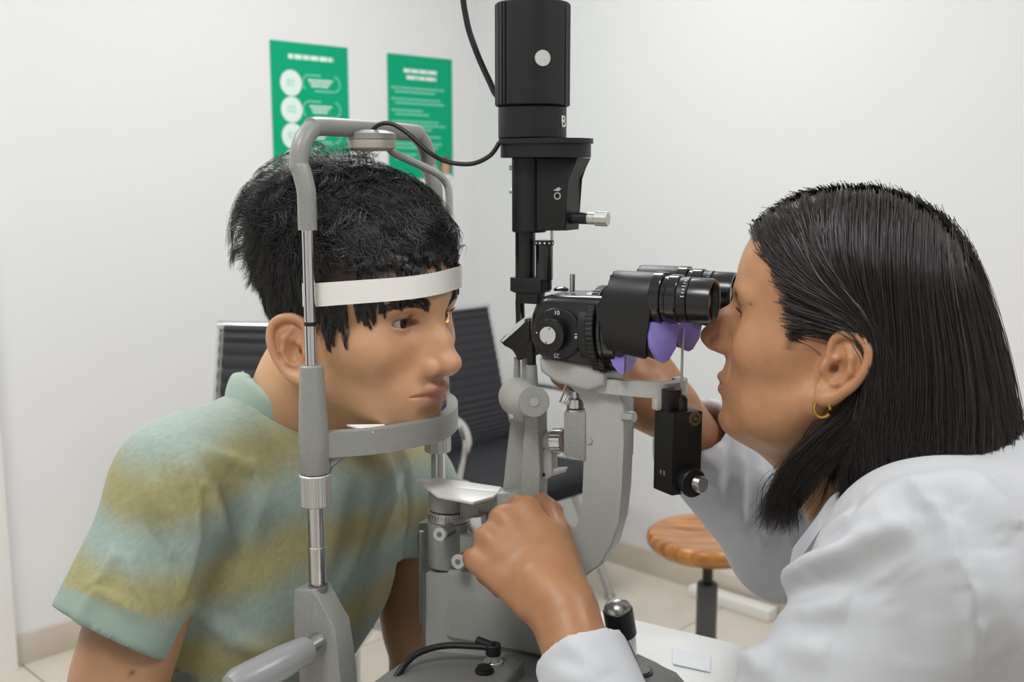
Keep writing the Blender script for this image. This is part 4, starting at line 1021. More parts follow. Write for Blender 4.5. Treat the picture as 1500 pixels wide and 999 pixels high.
def hand_items(F, w, d, n, side, curls, spread=1.0, thumb=(.55, .75, -.15), tcurl=(.35, .35), sc=1.0, k=.0050):
    """w wrist, d towards the knuckles, n out of the back of the hand, side +1 when the thumb lies along n x d; curls: (index..little) x 3 joint angles"""
    d = np.array(d, float); d /= np.linalg.norm(d); n = np.array(n, float); n -= d*(n@d); n /= np.linalg.norm(n); t = np.cross(n, d)*side; w = np.array(w, float)
    L = [(.044, .027, .021), (.048, .030, .022), (.044, .028, .021), (.035, .021, .019)]; o = (.030, .0095, -.0115, -.0305); f = (.086, .090, .085, .076); r = (.0094, .0096, .0090, .0080)
    F.u(.012, caps(w - d*.01*sc, w + d*.02*sc, .0255*sc, .027*sc))
    tips = []
    for q in range(4):
        m = w + (d*f[q] + t*o[q]*spread - n*(.004 if q in (0, 3) else .0))*sc
        F.u(.010, caps(w + (d*.014 + t*o[q]*.55)*sc, m - n*.002*sc, .0155*sc, (r[q]+.0030)*sc))
        p = m; a = 0; dd = d + t*(.05*(1.2-q*.8)*spread)
        for j in range(3):
            a += curls[q][j]; v = dd*math.cos(a) - n*math.sin(a); e = p + v*L[q][j]*sc
            F.u(k if j == 0 else .0025, caps(p, e, r[q]*(1-.07*j)*sc, r[q]*(.93-.07*j)*sc)); F.u(.004, ell(p + n*.0006, r[q]*(1.08-.05*j)*sc)); p = e
        tips.append((p, v))
    F.u(.014, caps(w + (d*.02 + t*.012 - n*.006)*sc, w + (d*.048 + t*.030 - n*.012)*sc, .018*sc, .0150*sc))
    v = d*thumb[0] + t*thumb[1] + n*thumb[2]; v /= np.linalg.norm(v); p = w + (d*.026 + t*.024 - n*.008)*sc
    for j, l in enumerate((.040, .033, .027)):
        if j: v = v*math.cos(tcurl[j-1]) + (d*.75 - n*.55 - t*.35)*math.sin(tcurl[j-1]); v /= np.linalg.norm(v)
        e = p + v*l*sc; F.u(.009 if j == 0 else .004, caps(p, e, (.0135, .0105, .0098)[j]*sc, (.0108, .0098, .0082)[j]*sc)); p = e
    tips.append((p, v)); return tips
def folds(P, Nn, L):
    """raise soft ridges along lines over the cloth: (list of photo points the line runs through, amplitude, width)"""
    Pc = P - np.array((0, 0, CAMZ)); dep = Pc[:, 1]*CT - Pc[:, 2]*ST; U_ = Pc[:, 1]*ST + Pc[:, 2]*CT
    px = CX + FPX*Pc[:, 0]/dep; py = CY - FPX*U_/dep; D = np.zeros(len(P))
    for pts, am, wd in L:
        c = np.array([tuple(v)[:2] for v in catmull([(x, y, 0) for x, y in pts], 5)]); line = []
        for x, y in c:
            k = np.flatnonzero(((px-x)**2 + (py-y)**2) < 81)
            if len(k): line.append(P[k[np.argmin(dep[k])]])
        if len(line) < 2: continue
        line = np.array(line); n = len(line); best = np.full(len(P), 9.); prof = np.zeros(len(P))
        near = np.linalg.norm(P-line.mean(0), axis=1) < np.linalg.norm(line-line.mean(0), axis=1).max()+wd*4; idx = np.flatnonzero(near)
        for a in range(n-1):
            A0 = line[a]; ba = line[a+1]-A0; L2 = ba@ba
            if L2 < 1e-10: continue
            h = np.clip(((P[idx]-A0)@ba)/L2, 0, 1); q = np.linalg.norm(P[idx]-A0-h[:, None]*ba, axis=1); b_ = q < best[idx]
            best[idx[b_]] = q[b_]; prof[idx[b_]] = (a+h[b_])/(n-1)
        D += am*np.exp(-(best/wd)**2)*np.sin(np.clip(prof, .03, .97)*PI)**.6
    return P + Nn*D[:, None]
def normals(P, Q):
    n = np.cross(P[Q[:, 2]]-P[Q[:, 0]], P[Q[:, 3]]-P[Q[:, 1]]); o = np.zeros_like(P)
    for k in range(4): np.add.at(o, Q[:, k], n)
    return o/np.maximum(np.linalg.norm(o, axis=1, keepdims=True), 1e-12)
def cloth_mat(name, rough=.85, weave=1400, sheen=.15, st=.25):
    m = tinted(name, rough, 0, bump=(weave, st, .0006), spec=.25); m.node_tree.nodes['Principled BSDF'].inputs['Sheen Weight'].default_value = sheen; return m
A_ = lambda x, y, Y: np.array(at(x, y, Y))
# ================================================================ the young man
tinted('skin_man', .45, .12, mott=(45, .93))
man = thing('person', 'young man with thick dark hair and striped green t-shirt, chin on the head rest', 'person', (-.50, 1.30, 0), 0)
MH = np.array((-.150, 1.030, 1.2315)); MR = rotm(math.radians(-33), math.radians(2))
def mT(p): return np.asarray(p) @ MR.T + MH
def mI(p): return (np.asarray(p) - MH) @ MR
GM = dict(skl=.097, skw=.0745, fore=.0945, cheekw=.0600, jaww=.0440, rec=.004, chin=(.0705, 0, -.0965), chinr=(.0155, .0200, .0150), brow=.0092,
          nose=[(.0885, 0, .0050), (.1020, 0, -.0190), (.1118, 0, -.0385)], wing=.0130, mouth=(.0985, -.0700, .0250, .0050, .0060, .0026), eye=(.0720, .0315), lid=(.0043, -.0010))
FM = Field(); face_items(FM, GM)
for s in (1, -1): ear_items(FM, s, (-.008, s*.0755, -.031), 1.05)
C7 = np.array((-.245, 1.085, 1.118)); nb = mI(C7)
FM.u(.03, caps((-.020, 0, -.045), nb*.5+np.array((.0, 0, -.02)), .051, .051), caps(nb*.5+np.array((.0, 0, -.02)), nb+np.array((.0, 0, -.02)), .051, .046))
FM.sym(.012, lambda s: caps((-.022, s*.060, -.050), mI((-.178, 1.022, 1.090)), .011, .007))
lo, hi = (-.150, -.105, -.175), (.135, .105, .125)
# volume of the hair and where it grows (head-local)
HVM = Field().u(.02, ell((-.019, 0, .064), (.099, .086, .083)), ell((-.022, 0, .015), (.088, .0815, .070)), ell((.044, 0, .062), (.055, .066, .044)))
CUTM = [ell((.115, 0, -.030), (.092, .13, .0755))[0], ell((-.008, .082, -.033), (.022, .030, .034))[0], ell((-.008, -.082, -.033), (.022, .030, .034))[0], half((-.06, 0, -.078), (.5, 0, -1))[0]]
def cutm(P):
    X, Y, Z = P[..., 0], P[..., 1], P[..., 2]
    return np.minimum(np.minimum(CUTM[0](X, Y, Z), np.minimum(CUTM[1](X, Y, Z), CUTM[2](X, Y, Z))), -CUTM[3](X, Y, Z))      # > 0 where hair grows
Ph, Qh = FM.grid(lo, hi, .00125)
Ph = relax(Ph, Qh, 1, .4)
# colour of the skin, lips, stubble shade
C = np.tile(rgb('#cfa17b'), (len(Ph), 1))  # lighter than the arms: the face's light is put into its colour
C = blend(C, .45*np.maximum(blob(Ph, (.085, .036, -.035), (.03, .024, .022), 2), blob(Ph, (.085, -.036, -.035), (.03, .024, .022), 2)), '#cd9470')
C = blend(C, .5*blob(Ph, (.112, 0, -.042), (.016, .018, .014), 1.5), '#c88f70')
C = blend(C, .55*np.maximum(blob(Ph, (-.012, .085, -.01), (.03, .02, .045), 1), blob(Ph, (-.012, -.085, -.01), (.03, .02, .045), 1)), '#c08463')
mx, mz, mw = GM['mouth'][:3]
lipw = blob(Ph, (mx, 0, mz+.0002), (.016, mw*.98, .0108), .28)*np.clip(1.25-np.abs(Ph[:, 1])/mw*.6, 0, 1)
C = blend(C, .9*lipw, '#a06a5c')
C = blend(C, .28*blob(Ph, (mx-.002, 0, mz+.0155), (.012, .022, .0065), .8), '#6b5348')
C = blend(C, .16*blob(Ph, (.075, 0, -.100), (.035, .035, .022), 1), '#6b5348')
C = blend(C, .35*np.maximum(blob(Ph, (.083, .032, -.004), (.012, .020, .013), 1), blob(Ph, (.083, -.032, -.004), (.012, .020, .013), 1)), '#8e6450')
C = blend(C, np.clip((cutm(Ph)-.002)/.011, 0, 1)*np.clip((HVM.pts(Ph) < .004)*1., 0, 1)*.92, '#1c1412')
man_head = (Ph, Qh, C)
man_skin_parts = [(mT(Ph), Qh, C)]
man_eyes = [((GM['eye'][0], s*GM['eye'][1], 0), (1, -.06 + (.02 if s < 0 else 0), -.02)) for s in (1, -1)]

mat('hair_black', '#1e1b1c', .23, spec=1.0)
mat('hair_cap_black', '#0b0909', .8)
def man_hair():
    g = np.random.default_rng(11)
    SK = Field(); face_items(SK, GM)                                   # bare head without ears and neck
    # cap under the strands
    def fn(F, ax):
        X, Y, Z = np.meshgrid(*ax, indexing='ij'); Pm = np.stack([X, Y, Z], -1)
        up_ = np.clip((Z-.02)/.05, 0, 1)
        return np.maximum(F + .0095 + .006*up_*(vnoise(Pm, 90, 5, 1)), .0015-cutm(Pm))
    cap = HVM.grid((-.135, -.11, -.10), (.12, .11, .165), .0034, fn)
    parts = []
    # guides
    n = 1700; d = g.normal(size=(n*3, 3)); d /= np.linalg.norm(d, axis=1, keepdims=True)
    R = fit_root(SK, d*np.array((.1, .078, .09))+np.array((-.004, 0, .03))); R = R[(cutm(R) > .001) & (R[:, 2] > -.09)][:n]; n = len(R)
    N = SK.grad(R); zt = np.clip((R[:, 2]-.035)/.05, 0, 1); side = 1-zt
    low = np.clip((.0-R[:, 2])/.06, 0, 1)
    ln = (.020+.052*zt)*(1-.55*low)*g.uniform(.8, 1.25, n)
    fwd = np.clip((R[:, 0]+.045)/.09, 0, 1)
    swirl = vnoise(R, 38, 21, 1)
    flow = np.stack([-.55+1.35*fwd + .35*swirl, .35*np.sign(R[:, 1])*(1-zt) - .25*zt + .55*vnoise(R, 45, 22, 1)*zt, -.9*side - .10*zt - .5*zt*(R[:, 0] > .055)], 1)
    flow += g.normal(size=(n, 3))*.18*zt[:, None]
    flow -= N*(flow*N).sum(1, keepdims=True); flow /= np.maximum(np.linalg.norm(flow, axis=1, keepdims=True), 1e-6)
    bi = np.cross(N, flow)
    m = 11; t = np.linspace(0, 1, m)[None, :, None]
    lift = (.20+.62*zt*np.clip(1.15-.5*fwd, .5, 1))[:, None, None]; L = ln[:, None, None]
    curl = (.0085*zt*g.uniform(.6, 1.2, n))[:, None, None]; ph = (vnoise(R, 55, 31, 1)*5+g.normal(size=n)*.5)[:, None, None]; wv = (1.25+.35*vnoise(R, 40, 32, 1))[:, None, None]
    G = R[:, None] + N[:, None]*L*lift*(1-(1-t)**2)*.95 + flow[:, None]*L*(t**1.5)*(1.08-lift*.5) + curl*t*(bi[:, None]*np.sin(2*PI*wv*t+ph) + N[:, None]*np.cos(2*PI*wv*t+ph))
    wild = ((R[:, 0] < .01) & (g.random(n) < .10)) | ((R[:, 0] < -.03) & (R[:, 2] > .02) & (g.random(n) < .35))
    def tame(G, slack):
        sd = HVM.pts(G); out = np.maximum(sd-slack, 0); return G - HVM.grad(G)*out[..., None]
    lump = (-.003 + .009*np.clip(vnoise(R, 48, 61, 2)*.7+.3, 0, 1)*zt)[:, None]
    G = np.where(wild[:, None, None], tame(G, .015), tame(G, lump))
    # children round each guide, drawn together into locks
    kids = 17; rr = .0066*(.55+.7*zt)
    off = g.normal(size=(n, kids, 3)); off -= N[:, None]*(off*N[:, None]).sum(-1, keepdims=True); off *= rr[:, None, None]
    tt = np.linspace(0, 1, m)[None, None, :, None]; tip = g.uniform(.10, .55, (n, 1, 1, 1))
    S = G[:, None] + off[:, :, None]*(1-(1-tip)*tt**.8)
    fz = g.normal(size=(n, kids, 1, 3))*.0011*tt + g.normal(size=(n, kids, 3, 3)).repeat(4, 2)[:, :, :m]*.0004*tt
    S = (S + fz).reshape(-1, m, 3)
    lnk = g.uniform(.72, 1.0, len(S))[:, None, None]; S = S[:, :1] + (S-S[:, :1])*lnk if False else S
    keep = cutm(S[:, 0]) > -.001; S = S[keep]
    # fringe locks falling on the forehead and in front of the ear
    locks = []
    def lockrow(y0, y1, k, z0, z1, ln_, out=.004, sw=0, kids=26):
        for q in range(k):
            y = y0+(y1-y0)*(q+.5)/k + g.normal()*.002; zz0 = z0 + g.normal()*.003
            p = fit_root(SK, np.array([[.09-8*y*y - (.012 if abs(y) > .068 else 0) - (.010 if zz0 < .005 else 0), y, zz0]]))[0]; pts = [p]; l = ln_*g.uniform(.6, 1.3); dirs = np.array((.15, sw+g.normal()*.35, -1.0)); ph = g.uniform(0, 6)
            for st in range(9):
                dd = dirs + np.array((0, .55*math.sin(ph+st*.75), 0)); nn = SK.grad(pts[-1][None])[0]; dd = dd - nn*(dd@nn); dd /= np.linalg.norm(dd)
                pn = pts[-1] + dd*l/9; pn = pn - SK.grad(pn[None])[0]*(SK.pts(pn[None])[0] - out*(.4+.6*math.sin(min(st/7, 1)*PI))); pts.append(pn)
            pts = np.array(pts); o = g.normal(size=(kids, 1, 3))*.0022; nl = SK.grad(pts)[None]; o = o - nl*(o*nl).sum(-1, keepdims=True)*.85; s_ = np.linspace(0, 1, 10)[None, :, None]
            locks.append(pts[None] + o*(1-.92*s_) + g.normal(size=(kids, 1, 3))*.0007*s_)
    lockrow(-.064, -.036, 13, .040, 0, .030, .0030, -.30)
    lockrow(-.062, -.046, 7, .028, 0, .024, .0030, .25)
    lockrow(-.066, -.058, 6, .020, 0, .022, .0030, -.1)
    lockrow(-.040, -.012, 6, .052, 0, .034, .0022, -.3)
    lockrow(-.006, .010, 2, .054, 0, .034, .0022, .3)
    lockrow(.014, .050, 8, .052, 0, .036, .0030, .45)
    lockrow(-.0755, -.069, 12, .012, 0, .022, .0022, -.1)
    lockrow(-.0755, -.070, 10, -.006, 0, .018, .0020, .1)
    lockrow(-.0750, -.066, 10, .026, 0, .024, .0026, .1)
    lockrow(-.062, .055, 26, .064, 0, .018, .0050, 0, 40)
    lockrow(-.066, -.030, 10, .057, 0, .013, .0045, -.2, 40)
    LK = np.concatenate(locks); LK = np.concatenate([LK, LK[:, -1:]], 1)[:, :m]
    S = np.concatenate([S, LK])
    # no hair in front of the strap
    zone = (S[..., 2] > .022) & (S[..., 2] < .0455) & (S[..., 0] > .048); hit = np.zeros(S.shape[:2], bool); hit[zone] = FM.pts(S[zone]) > .0036
    S = S[~hit.any(1)]
    parts.append(strands_mesh(mT(S), g.uniform(.00020, .00034, len(S)), .2))
    Pc, Qc = cap; parts.append((mT(relax(Pc, Qc, 1)), Qc))
    V, q = join_parts(parts); me = np_mesh('hair', V, q)
    for x in ('hair_black', 'hair_cap_black'): me.materials.append(M[x])
    mi = np.zeros(len(q), np.int32); mi[-len(Qc):] = 1; me.polygons.foreach_set('material_index', mi)
    return finish('hair', me, None, man, None)
man_hair_o = man_hair()
for s in (1, -1):
    e = GM['eye'][1]
    brow('eyebrow', [(.095, s*.011, .0125), (.095, s*.024, .0165), (.088, s*.038, .0185), (.076, s*.053, .0145)], man, mT, FM, 'hair_black', 760, .010, .0060, .00024, 5+s)
    lash('eyelashes', GM, s, man, mT, 'hair_black')

# forehead strap drawn tight over the forehead
def hull_strap():
    th = np.linspace(-PI, PI, 181); pts = []
    base = MH + np.array((0, 0, .0335))
    for t in th:
        dv = np.array((math.cos(t), math.sin(t), 0.)); r = .16
        for _ in range(40):
            q = mI(base + dv*r); sdv = float(FM.pts(q[None])[0]) - .0048
            if abs(sdv) < .0002: break
            r -= sdv*.9
        p = Vector(base + dv*r); pts.append(((p-Q).dot(E1), (p-Q).dot(E2)))
    P0, P1_ = (HA+.001, NB+.0085), (HA+.001, FB-.0085)
    pts = [p for p in pts if p[0] > HA+.002] + [P0, P1_]
    pts = sorted(pts)
    def chain(ps):
        h = []
        for p in ps:
            while len(h) > 1 and (h[-1][0]-h[-2][0])*(p[1]-h[-2][1])-(h[-1][1]-h[-2][1])*(p[0]-h[-2][0]) <= 0: h.pop()
            h.append(p)
        return h
    H = chain(pts)[:-1] + chain(pts[::-1])[:-1]
    H = sorted([p for p in H], key=lambda p: math.atan2(p[1]-(NB+FB)/2, p[0]-HA+.01))
    H = [p for p in H if p[0] >= HA-.0005]
    # even spacing along the hull
    out = []
    for a, c in zip(H, H[1:]):
        L = math.hypot(c[0]-a[0], c[1]-a[1]); k = max(1, int(L/.004))
        for i in range(k): out.append((a[0]+(c[0]-a[0])*i/k, a[1]+(c[1]-a[1])*i/k))
    out.append(H[-1]); return out
hp = hull_strap(); hb0, hb1 = hp[0][1], hp[-1][1]
zs = lambda b_: 1.2565 + .0095*min(1, max(0, (b_-NB)/.11))
line = [W(HA-.014, NB+.0085, zs(NB)), W(HA-.006, NB+.0085, zs(NB))] + [W(a, b_, zs(b_)) for a, b_ in hp] + [W(HA-.006, FB-.0085, zs(FB)), W(HA-.014, FB-.0085, zs(FB))]
b = B(); b.band(line, .0205, .0013, sm=1); b.out('forehead_strap', 'white_strap', hr)

# ---------------------------------------------------------------- his body and clothes
fT = np.array((.866, -.5, 0)); lT = np.array((.5, .866, 0)); zT = np.array((0, 0, 1.))
lean = np.array((.30, -.16, 1.0)); lean /= np.linalg.norm(lean)
SN = A_(264, 706, .985); SF = A_(590, 712, 1.225)
MID = (SN+SF)/2
fL = fT - lean*(fT@lean); fL /= np.linalg.norm(fL); RT_ = np.stack([fL, np.cross(lean, fL), lean])
chest = MID + np.array((-.020, .012, -.085)); belly = A_(352, 985, 1.10); pelvis = A_(322, 1130, 1.17)
NK0 = mT((-.030, 0, -.065)); NK1 = C7 + np.array((.020, -.012, -.01))
cuffN = A_(160, 930, .915); elbN = A_(146, 1085, .895); cuffF = A_(591, 812, 1.205); elbF = A_(622, 985, 1.19)
def torso(F, o):
    F.u(.05, caps(MID + np.array((.02, -.01, -.02)), A_(505, 705, 1.055), .06+o, .040+o))
    F.u(.05, ell(chest - lT*.006, (.096+o, .148+o, .150+o), RT_), ell(belly - lT*.014, (.086+o, .120+o, .16+o), RT_), ell(pelvis, (.098+o, .150+o, .12+o), RT_))
    F.u(.05, caps(C7+np.array((.01, -.006, -.055)), chest, .055+o, .09+o))
    for S_ in (SN, SF):
        F.u(.045, caps(C7 + (S_-C7)*.30 + np.array((0, 0, -.018)), S_, .046+o, .052+o))
    return F
# skin of the arms (the trunk below the shirt stays inside it)
FA = Field(); 
hands_n = A_(230, 1240, .93); 
for S_, E_, H_ in ((SN, elbN, np.array((-.20, .86, .735))), (SF, elbF, np.array((-.075, 1.13, .745)))):
    FA.u(.02, caps(S_, E_, .046, .0375)); FA.u(.02, caps(S_ + (E_-S_)*.35, S_ + (E_-S_)*.75, .0415, .040)); FA.u(.015, caps(E_, H_, .0375, .026)); FA.u(.015, caps(E_+(H_-E_)*.15, E_+(H_-E_)*.45, .039, .035))
    dv = H_-E_; dv[2] -= .1
    hand_items(FA, H_, dv, (0, 0, 1) if abs(dv[2]) < .2 else (0, -.3, 1), 1 if S_ is SF else -1, [(.35, .3, .2)]*4)
Pa, Qa = FA.grid((-.46, .72, .58), (.10, 1.36, 1.15), .0036)
Pa = relax(Pa, Qa, 1, .5)
Ca = blend(np.tile(rgb('#ad8565'), (len(Pa), 1)), .35*np.clip(vnoise(Pa, 30, 4, 1)*.5+.2, 0, 1), '#986b50')
_d = Pa[:, 1]*CT - (Pa[:, 2]-CAMZ)*ST; _x = CX+FPX*Pa[:, 0]/_d; _y = CY-FPX*(Pa[:, 1]*ST+(Pa[:, 2]-CAMZ)*CT)/_d
_k = np.flatnonzero((_x-198)**2+(_y-986)**2 < 60); _m = Pa[_k[np.argmin(_d[_k])]]; Ca = blend(Ca, np.exp(-(np.linalg.norm(Pa-_m, axis=1)/.0026)**2)*.8, '#3a2418')
FTs = Field(); torso(FTs, -.010); Pt, Qt = FTs.grid((-.62, .80, .55), (.05, 1.50, 1.20), .008)
man_skin_parts += [(Pa, Qa, Ca), (Pt, Qt, np.tile(rgb('#a47d5d'), (len(Pt), 1)))]
# shirt
cloth_mat('tshirt_cloth', .9)
FS = torso(Field(), .010)
for S_, c_, E_ in ((SN, cuffN, elbN), (SF, cuffF, elbF)):
    FS.u(.028, caps(S_ + np.array((0, 0, -.002)), c_, .0545, .0575 if S_ is SN else .050))
for c_, S_, r_ in ((cuffN, SN, .0575), (cuffF, SF, .050)):
    ax_ = (c_-S_)/np.linalg.norm(c_-S_); tl_ = ax_ + (np.array((-.10, 0, .06)) if S_ is SN else 0)
    # cut the sleeve square at the hem, hollow it out
    FS.it.append(('cuff', .004, (c_, tl_/np.linalg.norm(tl_), ax_, r_)))
hem = pelvis + np.array((0, 0, -.07))
NKR = .0640
nk = caps(NK0 + (NK1-NK0)*-.6, NK1 + np.array((-.012, .008, .022)), NKR-.006, NKR-.008)
def shirt_eval(F0, F, ax):
    X, Y, Z = ax[0][:, None, None], ax[1][None, :, None], ax[2][None, None, :]
    for op, k, (c_, n_, a_, r_) in [t for t in F0.it if t[0] == 'cuff']:
        pl = (X-c_[0])*n_[0] + (Y-c_[1])*n_[1] + (Z-c_[2])*n_[2]
        near = np.sqrt((X-c_[0])**2+(Y-c_[1])**2+(Z-c_[2])**2) - .105
        F = np.where(near < 0, np.maximum(F, pl), F)
        cav = caps(c_ + a_*.02, c_ - a_*.055, r_-.0045, r_-.012)[0](X, Y, Z); F = np.maximum(F, -cav)
    hole = nk[0](X, Y, Z); body = F
    F = smax(F, -hole, .004)
    return F, hole, body
def grid_shirt(F0, lo, hi, h):
    G = Field([t for t in F0.it if t[0] != 'cuff']); keep = {}
    def fn(F, ax):
        F, hole, body = shirt_eval(F0, F, ax); keep['c'] = (hole, body, ax)
        Z = ax[2][None, None, :]; return np.maximum(F, (hem[2]-Z))
    out = G.grid(lo, hi, h, fn); hole, body, ax = keep['c']
    colr = np.maximum(np.abs(hole+.001) - .0040, np.abs(body-.001) - .0150)
    return out, nets(colr.astype(np.float32), np.array(lo, float), h)
(Ps, Qs), (Pk, Qk) = grid_shirt(FS, (-.64, .76, .55), (.10, 1.52, 1.22), .0033)
Ps = relax(Ps, Qs, 2, .5); Pk = relax(Pk, Qk, 2, .5)
Nn = normals(Ps, Qs)
aN = A_(300, 800, .93)
Ps = folds(Ps, Nn, [([(272, 655), (290, 720), (292, 790), (278, 870)], .009, .0065), ([(283, 665), (318, 720), (345, 800)], .007, .007), ([(300, 655), (345, 672), (395, 690)], .006, .008),
    ([(170, 790), (140, 850), (112, 905)], .006, .006), ([(185, 800), (205, 850), (235, 905)], .005, .006), ([(150, 860), (185, 880), (215, 905)], .004, .006), ([(205, 740), (235, 800), (262, 850)], -.006, .008), ([(225, 690), (250, 760)], .004, .008),
    ([(560, 700), (540, 780), (505, 870)], .007, .010), ([(600, 690), (575, 760), (548, 830)], .006, .008), ([(520, 690), (500, 770), (480, 850)], .005, .010), ([(400, 700), (370, 800), (335, 900)], .005, .012), ([(275, 880), (330, 930), (410, 965)], .006, .010), ([(320, 690), (350, 760), (360, 830)], -.005, .010), ([(600, 720), (598, 770), (580, 815)], .004, .006)])
Ps = Ps + Nn*(vnoise(Ps, 26, 77, 2)*.0018)[:, None]
def stripes(P, off=0):
    ph = (1.089 - P[:, 2] + .018*vnoise(P, 9, 8, 1) + off - .10*(P[:, 0]+.25))/.088
    w = .5 + .5*np.cos(2*PI*ph); w = np.clip((w-.5)*1.15+.5 + .10*vnoise(P, 60, 18, 2), 0, 1)
    C = blend(np.tile(rgb('#91a299'), (len(P), 1)), w, '#9c966c')
    top = np.clip((P[:, 2]-1.105)/.03, 0, 1); C = blend(C, .6*top, '#a3b3a6')  # teal shoulder band; its paler tone is overhead light put into the colour
    mel = np.random.default_rng(4).normal(size=len(P)); return C*(1+.045*mel)[:, None]
Cs = stripes(Ps)
for c_, S_ in ((cuffN, SN), (cuffF, SF)):
    a_ = (c_-S_)/np.linalg.norm(c_-S_); tt = (Ps-c_)@a_; nr = np.linalg.norm(Ps-c_-tt[:, None]*a_, axis=1) < .075
    Cs = blend(Cs, np.where(nr, np.clip((tt+.027)/.003, 0, 1), 0)*.85, '#8b9e92')
me = np_mesh('tshirt', Ps, Qs); color_attr(me, Cs); ts = finish('tshirt', me, M['tshirt_cloth'], man, None)
me = np_mesh('collar', Pk, Qk); color_attr(me, blend(np.tile(rgb('#a3b5a8'), (len(Pk), 1)), np.zeros(len(Pk)), '#ffffff')); finish('collar', me, M['tshirt_cloth'], ts, None)
# trousers, shoes and the stool below the picture
mat('denim', '#2b3140', .85); mat('shoe_black', '#17171a', .5)
FP = Field(); kn = []
for sg in (1, -1):
    hip = pelvis + lT*(.085*sg) + np.array((0, 0, -.03)); knee = hip + fT*.36 + lT*(.03*sg) + np.array((0, 0, -.09)); ank = np.array((*(knee + fT*.02)[:2], .09))
    FP.u(.03, caps(hip, knee, .085, .062)); FP.u(.02, caps(knee, ank, .062, .048)); kn.append(ank)
FP.u(.04, ell(pelvis+np.array((0, 0, -.03)), (.105, .165, .085), RT_))
Pp, Qp = FP.grid((-.75, .68, .04), (.25, 1.55, .80), .009); me = np_mesh('trousers', Pp, Qp); finish('trousers', me, M['denim'], man, None)
for a_ in kn:
    Fs = Field().u(.02, caps(a_ + np.array((0, 0, -.052)), a_ + fT*.15 + np.array((0, 0, -.054)), .038, .036), caps(a_, a_+np.array((0, 0, -.05)), .042, .036)); Fs.i(.004, half((0, 0, .002), (0, 0, -1)))
    p_, q_ = Fs.grid(a_-np.array((.1, .25, .12)), a_+np.array((.28, .12, .06)), .006); me = np_mesh('shoe', p_, q_); finish('shoe', me, M['shoe_black'], man, None)
def plain_stool(label, c, zt):
    c = Vector((c[0], c[1], 0)); r = thing('swivel_stool', label, 'stool', c)
    b = B(); b.lathe(c+E3*(zt-.07), E3, [(0, 0), (0, .16), (.01, .175), (.055, .175), (.07, .15), (.07, 0)], 40); b.out('seat', 'chair_black', r)
    b = B(); b.cyl(c+E3*.07, c+E3*(zt-.06), .025); b.out('column', 'brushed_steel', r)
    for k in range(5):
        d = Vector((math.cos(2*PI*k/5), math.sin(2*PI*k/5), 0)); b = B(); b.tube([c+E3*.08, c+d*.25+E3*.04], .016, 8, 1); b.ball(c+d*.25+E3*.025, .025, 12); b.out('foot', 'column_grey', r)
plain_stool('black round stool under the seated young man', pelvis, pelvis[2]-.105)

# the slit beam: a narrow warm spot from the mirror head onto his far eye
_sp = bpy.data.lights.new('slit_beam', 'SPOT'); _sp.energy = 1.6; _sp.color = (1, .62, .28); _sp.spot_size = math.radians(9); _sp.spot_blend = .3; _sp.shadow_soft_size = .003
_so = bpy.data.objects.new('slit_beam', _sp); link(_so); _p0 = J(734, 489, .011); _p1 = Vector(mT((.084, .033, -.001)))
_so.location = _p0 - E1*.002; _so.rotation_euler = (_p1-_p0).to_track_quat('-Z', 'Y').to_euler()
# ================================================================ the doctor
tinted('skin_woman', .42, .12, mott=(60, .90))
doc = thing('person', 'woman doctor in a white coat with shoulder-length dark hair looking through the eyepieces', 'person', (.50, .76, 0), 0)
WR = rotm(PI-math.radians(26), math.radians(-6.5), math.radians(2))
_eye = A_(1094, 458, .853)
WS = .935
WH = _eye - np.array((.0765, .0305, 0)) @ WR.T*WS
def wT(p): return np.asarray(p) @ WR.T*WS + WH
def wI(p): return (np.asarray(p) - WH) @ WR/WS
GW = dict(skl=.094, skw=.0735, fore=.0865, cheekw=.0610, jaww=.0485, chin=(.0785, 0, -.0985), chinr=(.0150, .0200, .0150), brow=.0078, rec=.001,
          nose=[(.0860, 0, .0045), (.1015, 0, -.0130), (.1110, 0, -.0300)], wing=.0138, mouth=(.0950, -.0690, .0245, .0030, .0036, .0008), eye=(.0685, .0305), lid=(.0017, -.0022), fold=True)
FW = Field(); face_items(FW, GW)
for s in (1, -1): ear_items(FW, s, (-.014, s*.0770, -.0260), .99, 1.06)
C7w = np.array((.372, .792, 1.118)); nw = wI(C7w)
FW.u(.03, caps((-.022, 0, -.050), wI(C7w + np.array((-.03, .014, -.030))), .052, .052))
FW.u(.03, caps((.030, 0, -.098), wI(C7w + np.array((-.075, .02, -.055))), .030, .040))          # soft under the chin
FW.sym(.02, lambda s: ell((.030, s*.040, -.078), (.030, .016, .024)))
# ---- hair: volume, cuts, strands
HVW = Field().u(.02, ell((-.006, 0, .033), (.1015, .0845, .0855)), ell((-.050, 0, -.030), (.084, .088, .085)), ell((.052, -.004, .066), (.042, .056, .034)))
HVW.u(.03, ell((-.068, 0, -.092), (.094, .097, .068))).u(.02, caps((-.020, .070, -.085), (.006, .066, -.138), .026, .020), caps((-.020, -.070, -.085), (.006, -.066, -.138), .026, .020), caps((-.06, .060, -.11), (-.045, .055, -.150), .035, .026), caps((-.06, -.060, -.11), (-.045, -.055, -.150), .035, .026))
CW = [ell((.112, 0, -.018), (.086, .14, .094))[0], ell((-.004, .092, -.028), (.035, .036, .045))[0], ell((-.004, -.092, -.028), (.035, .036, .045))[0]]
def cutw(P_): X, Y, Z = P_[..., 0], P_[..., 1], P_[..., 2]; return np.minimum(CW[0](X, Y, Z), np.minimum(CW[1](X, Y, Z), CW[2](X, Y, Z)))
Pw_, Qw_ = FW.grid((-.150, -.105, -.20), (.130, .105, .122), .00125)
Pw_ = relax(Pw_, Qw_, 1, .4)
